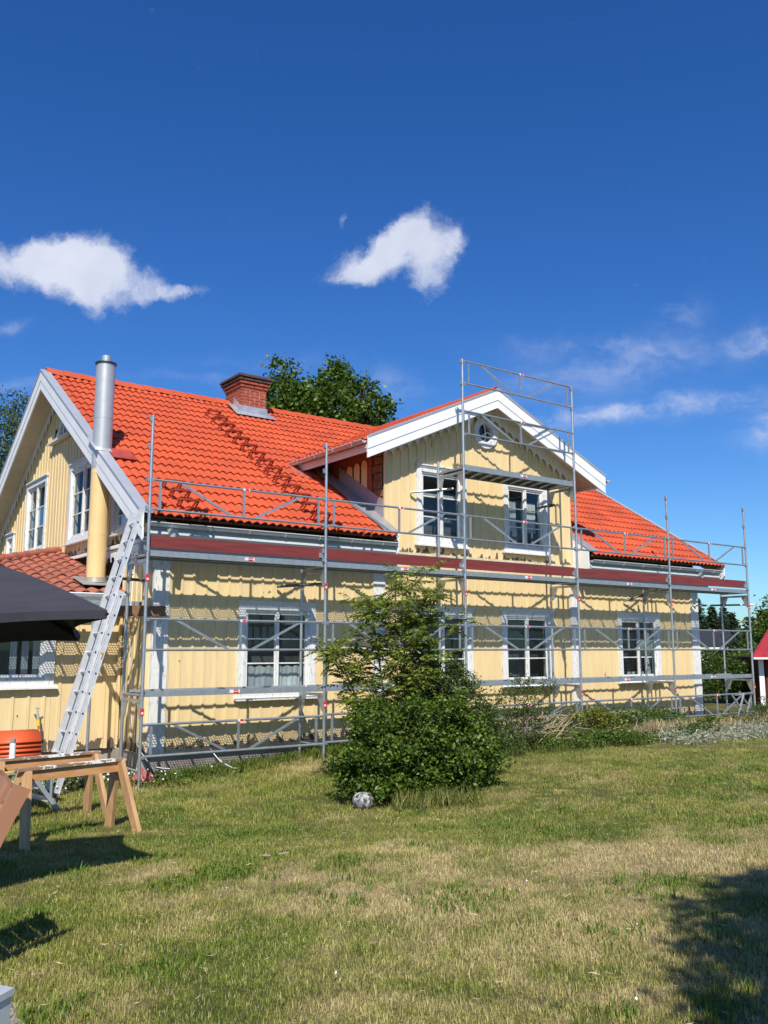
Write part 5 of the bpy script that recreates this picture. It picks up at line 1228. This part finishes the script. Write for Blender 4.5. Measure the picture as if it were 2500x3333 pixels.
# trestle by last pole
t = thing('metal_trestle', (13.9, -.6, .1), 'grey metal trestle with crossed legs by the last scaffold pole', 'trestle')
for (x, y) in ((13.55, -.75), (14.35, -.45)):
    MB().bar((x-.25, y, .0), (x+.25, y+.1, .62), .035, .03).build('leg', galv, t); MB().bar((x+.25, y, .0), (x-.25, y+.1, .62), .035, .03).build('leg', galv, t)
MB().bar((13.4, -.70, .60), (14.7, -.35, .60), .04, .035).build('beam', galv, t)
t = thing('rain_barrel', (14.95, 1.25, .0), 'tall black covered object standing against the right corner of the house', 'barrel')
MB().tube((14.92, 1.3, .0), (14.92, 1.3, 1.25), .12, .10, n=16).tube((14.92, 1.3, 1.25), (14.92, 1.3, 1.45), .10, .04, n=16).build('barrel_body', blackm, t)
# ------------------------------------------------------------------ far buildings
def shed():
    x0, y0 = 25.9, 6.35; t = thing('red_shed', (28, 6.5, 0), 'small dark red shed with bright red tin roof at the right edge', 'shed')
    c = Vector((CAM.x, CAM.y, 0))+Rv*10.66+Fh*26.0
    ax = Rv; ay = Fh   # shed gable end roughly faces the lawn
    def P(a, b_, z): return c+ax*a+ay*b_+Z*z
    w, dpt, he, hr = 3.6, 4.0, 1.38, 2.95
    MB().prism([P(.05, 0, -.3), P(w, 0, -.3), P(w, 0, he), P(.05, 0, he)], ay*2.6).build('wall', barnred, t)
    rf = MB(); a0, a1 = P(-.30, -.5, 1.36), P(w+.6, -.5, 1.36); b0, b1 = P(1.15, 1.6, 2.25), P(w+.6, 1.6, 2.25); rf.prism([a0, a1, b1, b0], (0, 0, .05)); rf.prism([b0, b1, P(w+.6, 3.1, 1.36), P(1.4, 3.1, 1.36)], (0, 0, .05))
    roof = rf.build('roof', redtin, t)
    for k in range(16):
        f = k/15; q = a0.lerp(a1, f); MB().bar(q+Z*.06, b0.lerp(b1, f)+Z*.06, .03, .03).build('roof_seam', redtin, roof)
    MB().prism([P(-.30, -.53, 1.32), P(w+.6, -.53, 1.32), P(w+.6, -.53, 1.37), P(-.30, -.53, 1.37)], ay*.03).build('fascia_board', white, t)
    for k in range(14): MB().bar(P(.25+k*.25, -.02, 0), P(.25+k*.25, -.02, he), .04, .03, ay).build('batten', barnred, t)
    MB().prism([P(.02, -.03, -.2), P(.16, -.03, -.2), P(.16, -.03, he), P(.02, -.03, he)], -ay*.04).build('corner_board', white, t)
shed()
def barn():
    c = Vector((CAM.x, CAM.y, 0))+Rv*20.2+Fh*62; t = thing('red_barn', (c.x, c.y, 0), 'distant dark red building with black roof behind the right corner of the house', 'building')
    def P(a, b_, z): return c+Rv*a+Fh*b_+Z*z
    MB().prism([P(0, 0, 0), P(4.0, 0, 0), P(4.0, 0, 1.75), P(0, 0, 1.75)], Fh*5).build('wall', barnred, t)
    MB().prism([P(-.3, -.4, 1.72), P(4.3, -.4, 1.72), P(4.3, 2.5, 2.9), P(-.3, 2.5, 2.9)], (0, 0, .1)).build('roof', blackroof, t)
    MB().prism([P(-.3, -.42, 1.62), P(4.3, -.42, 1.62), P(4.3, -.42, 1.72), P(-.3, -.42, 1.72)], Fh*.05).build('fascia_board', white, t)
    MB().prism([P(1.2, -.03, .6), P(1.9, -.03, .6), P(1.9, -.03, 1.3), P(1.2, -.03, 1.3)], -Fh*.03).build('window', white, t)
barn()
def camper():
    c = Vector((CAM.x, CAM.y, 0))+Rv*19.0+Fh*48; t = thing('caravan', (c.x, c.y, 0), 'pale yellow caravan roof showing between the bushes and the red shed', 'caravan')
    def P(a, b_, z): return c+Rv*a+Fh*b_+Z*z
    MB().prism([P(0, 0, .45), P(3.6, 0, .45), P(3.6, 0, .95), P(3.4, 0, 1.22), P(.3, 0, 1.22), P(0, 0, .95)], Fh*2).build('body', cream, t); MB().prism([P(.2, -.02, .7), P(3.3, -.02, .7), P(3.3, -.02, .95), P(.2, -.02, .95)], -Fh*.02).build('window', white, t)
    for a in (.9, 2.7): MB().tube(P(a, -.02, .28), P(a, .2, .28), .28, n=16).build('wheel', blackm, t)
camper()
def farhouse():
    c = Vector((CAM.x, CAM.y, 0))+Rv*29.1+Fh*70; t = thing('distant_house', (c.x, c.y, 0), 'brick chimney and roof of a distant house behind the right-hand tree', 'house')
    def P(a, b_, z): return c+Rv*a+Fh*b_+Z*z
    MB().prism([P(0, 0, 3.0), P(.5, 0, 3.0), P(.5, 0, 4.35), P(0, 0, 4.35)], Fh*.5).build('chimney', brickm, t); MB().prism([P(-.2, -2, 2.2), P(5, -2, 2.2), P(5, 1, 3.6), P(-.2, 1, 3.6)], (0, 0, .1)).build('roof', blackroof, t)
    MB().prism([P(0, -1.6, 0), P(5, -1.6, 0), P(5, -1.6, 2.3), P(0, -1.6, 2.3)], Fh*4).build('wall', barnred, t)
farhouse()
# tree standing behind the photographer: its shade lies on the lawn at the lower right
def shade_tree():
    # shade centre on the ground, crown lies back along the sun ray
    g = CAM+Rv*2.52+Fh*5.15; g.z = 0; k = 4.6; c = g-SUN*(k/-SUN.z)*1.0 ; c.z = 0
    t = tree('apple_tree', (c.x+.0, c.y, 0), 4, [(0, 0, k, .95, .6), (.72, .40, k+.3, .6, .45), (.7, -.55, k+.1, 1.0, .6), (-.35, -.8, k-.2, .8, .5), (1.1, .2, k+.1, .7, .5), (.15, .3, k-.1, .35, .3), (0, -1.3, k, .9, .5), (.5, -1.6, k, .9, .5), (-.80, -.80, k, .6, .4), (-.5, -1.2, k+.1, .8, .5), (-.95, -1.35, k, .6, .4), (-1.2, -1.7, k, .7, .4), (-.95, -.3, k, .6, .4), (-1.3, -.75, k, .5, .35), (-.5, -2.1, k, .9, .5), (.6, .0, k+.5, .8, .5), (1.3, -.9, k, 1.0, .6)], .095, 56000, lmaple, 'garden tree behind the camera whose leafy shade falls on the lower right lawn', trunk=.09, clump=.2, trunk_top=.75)
shade_tree()
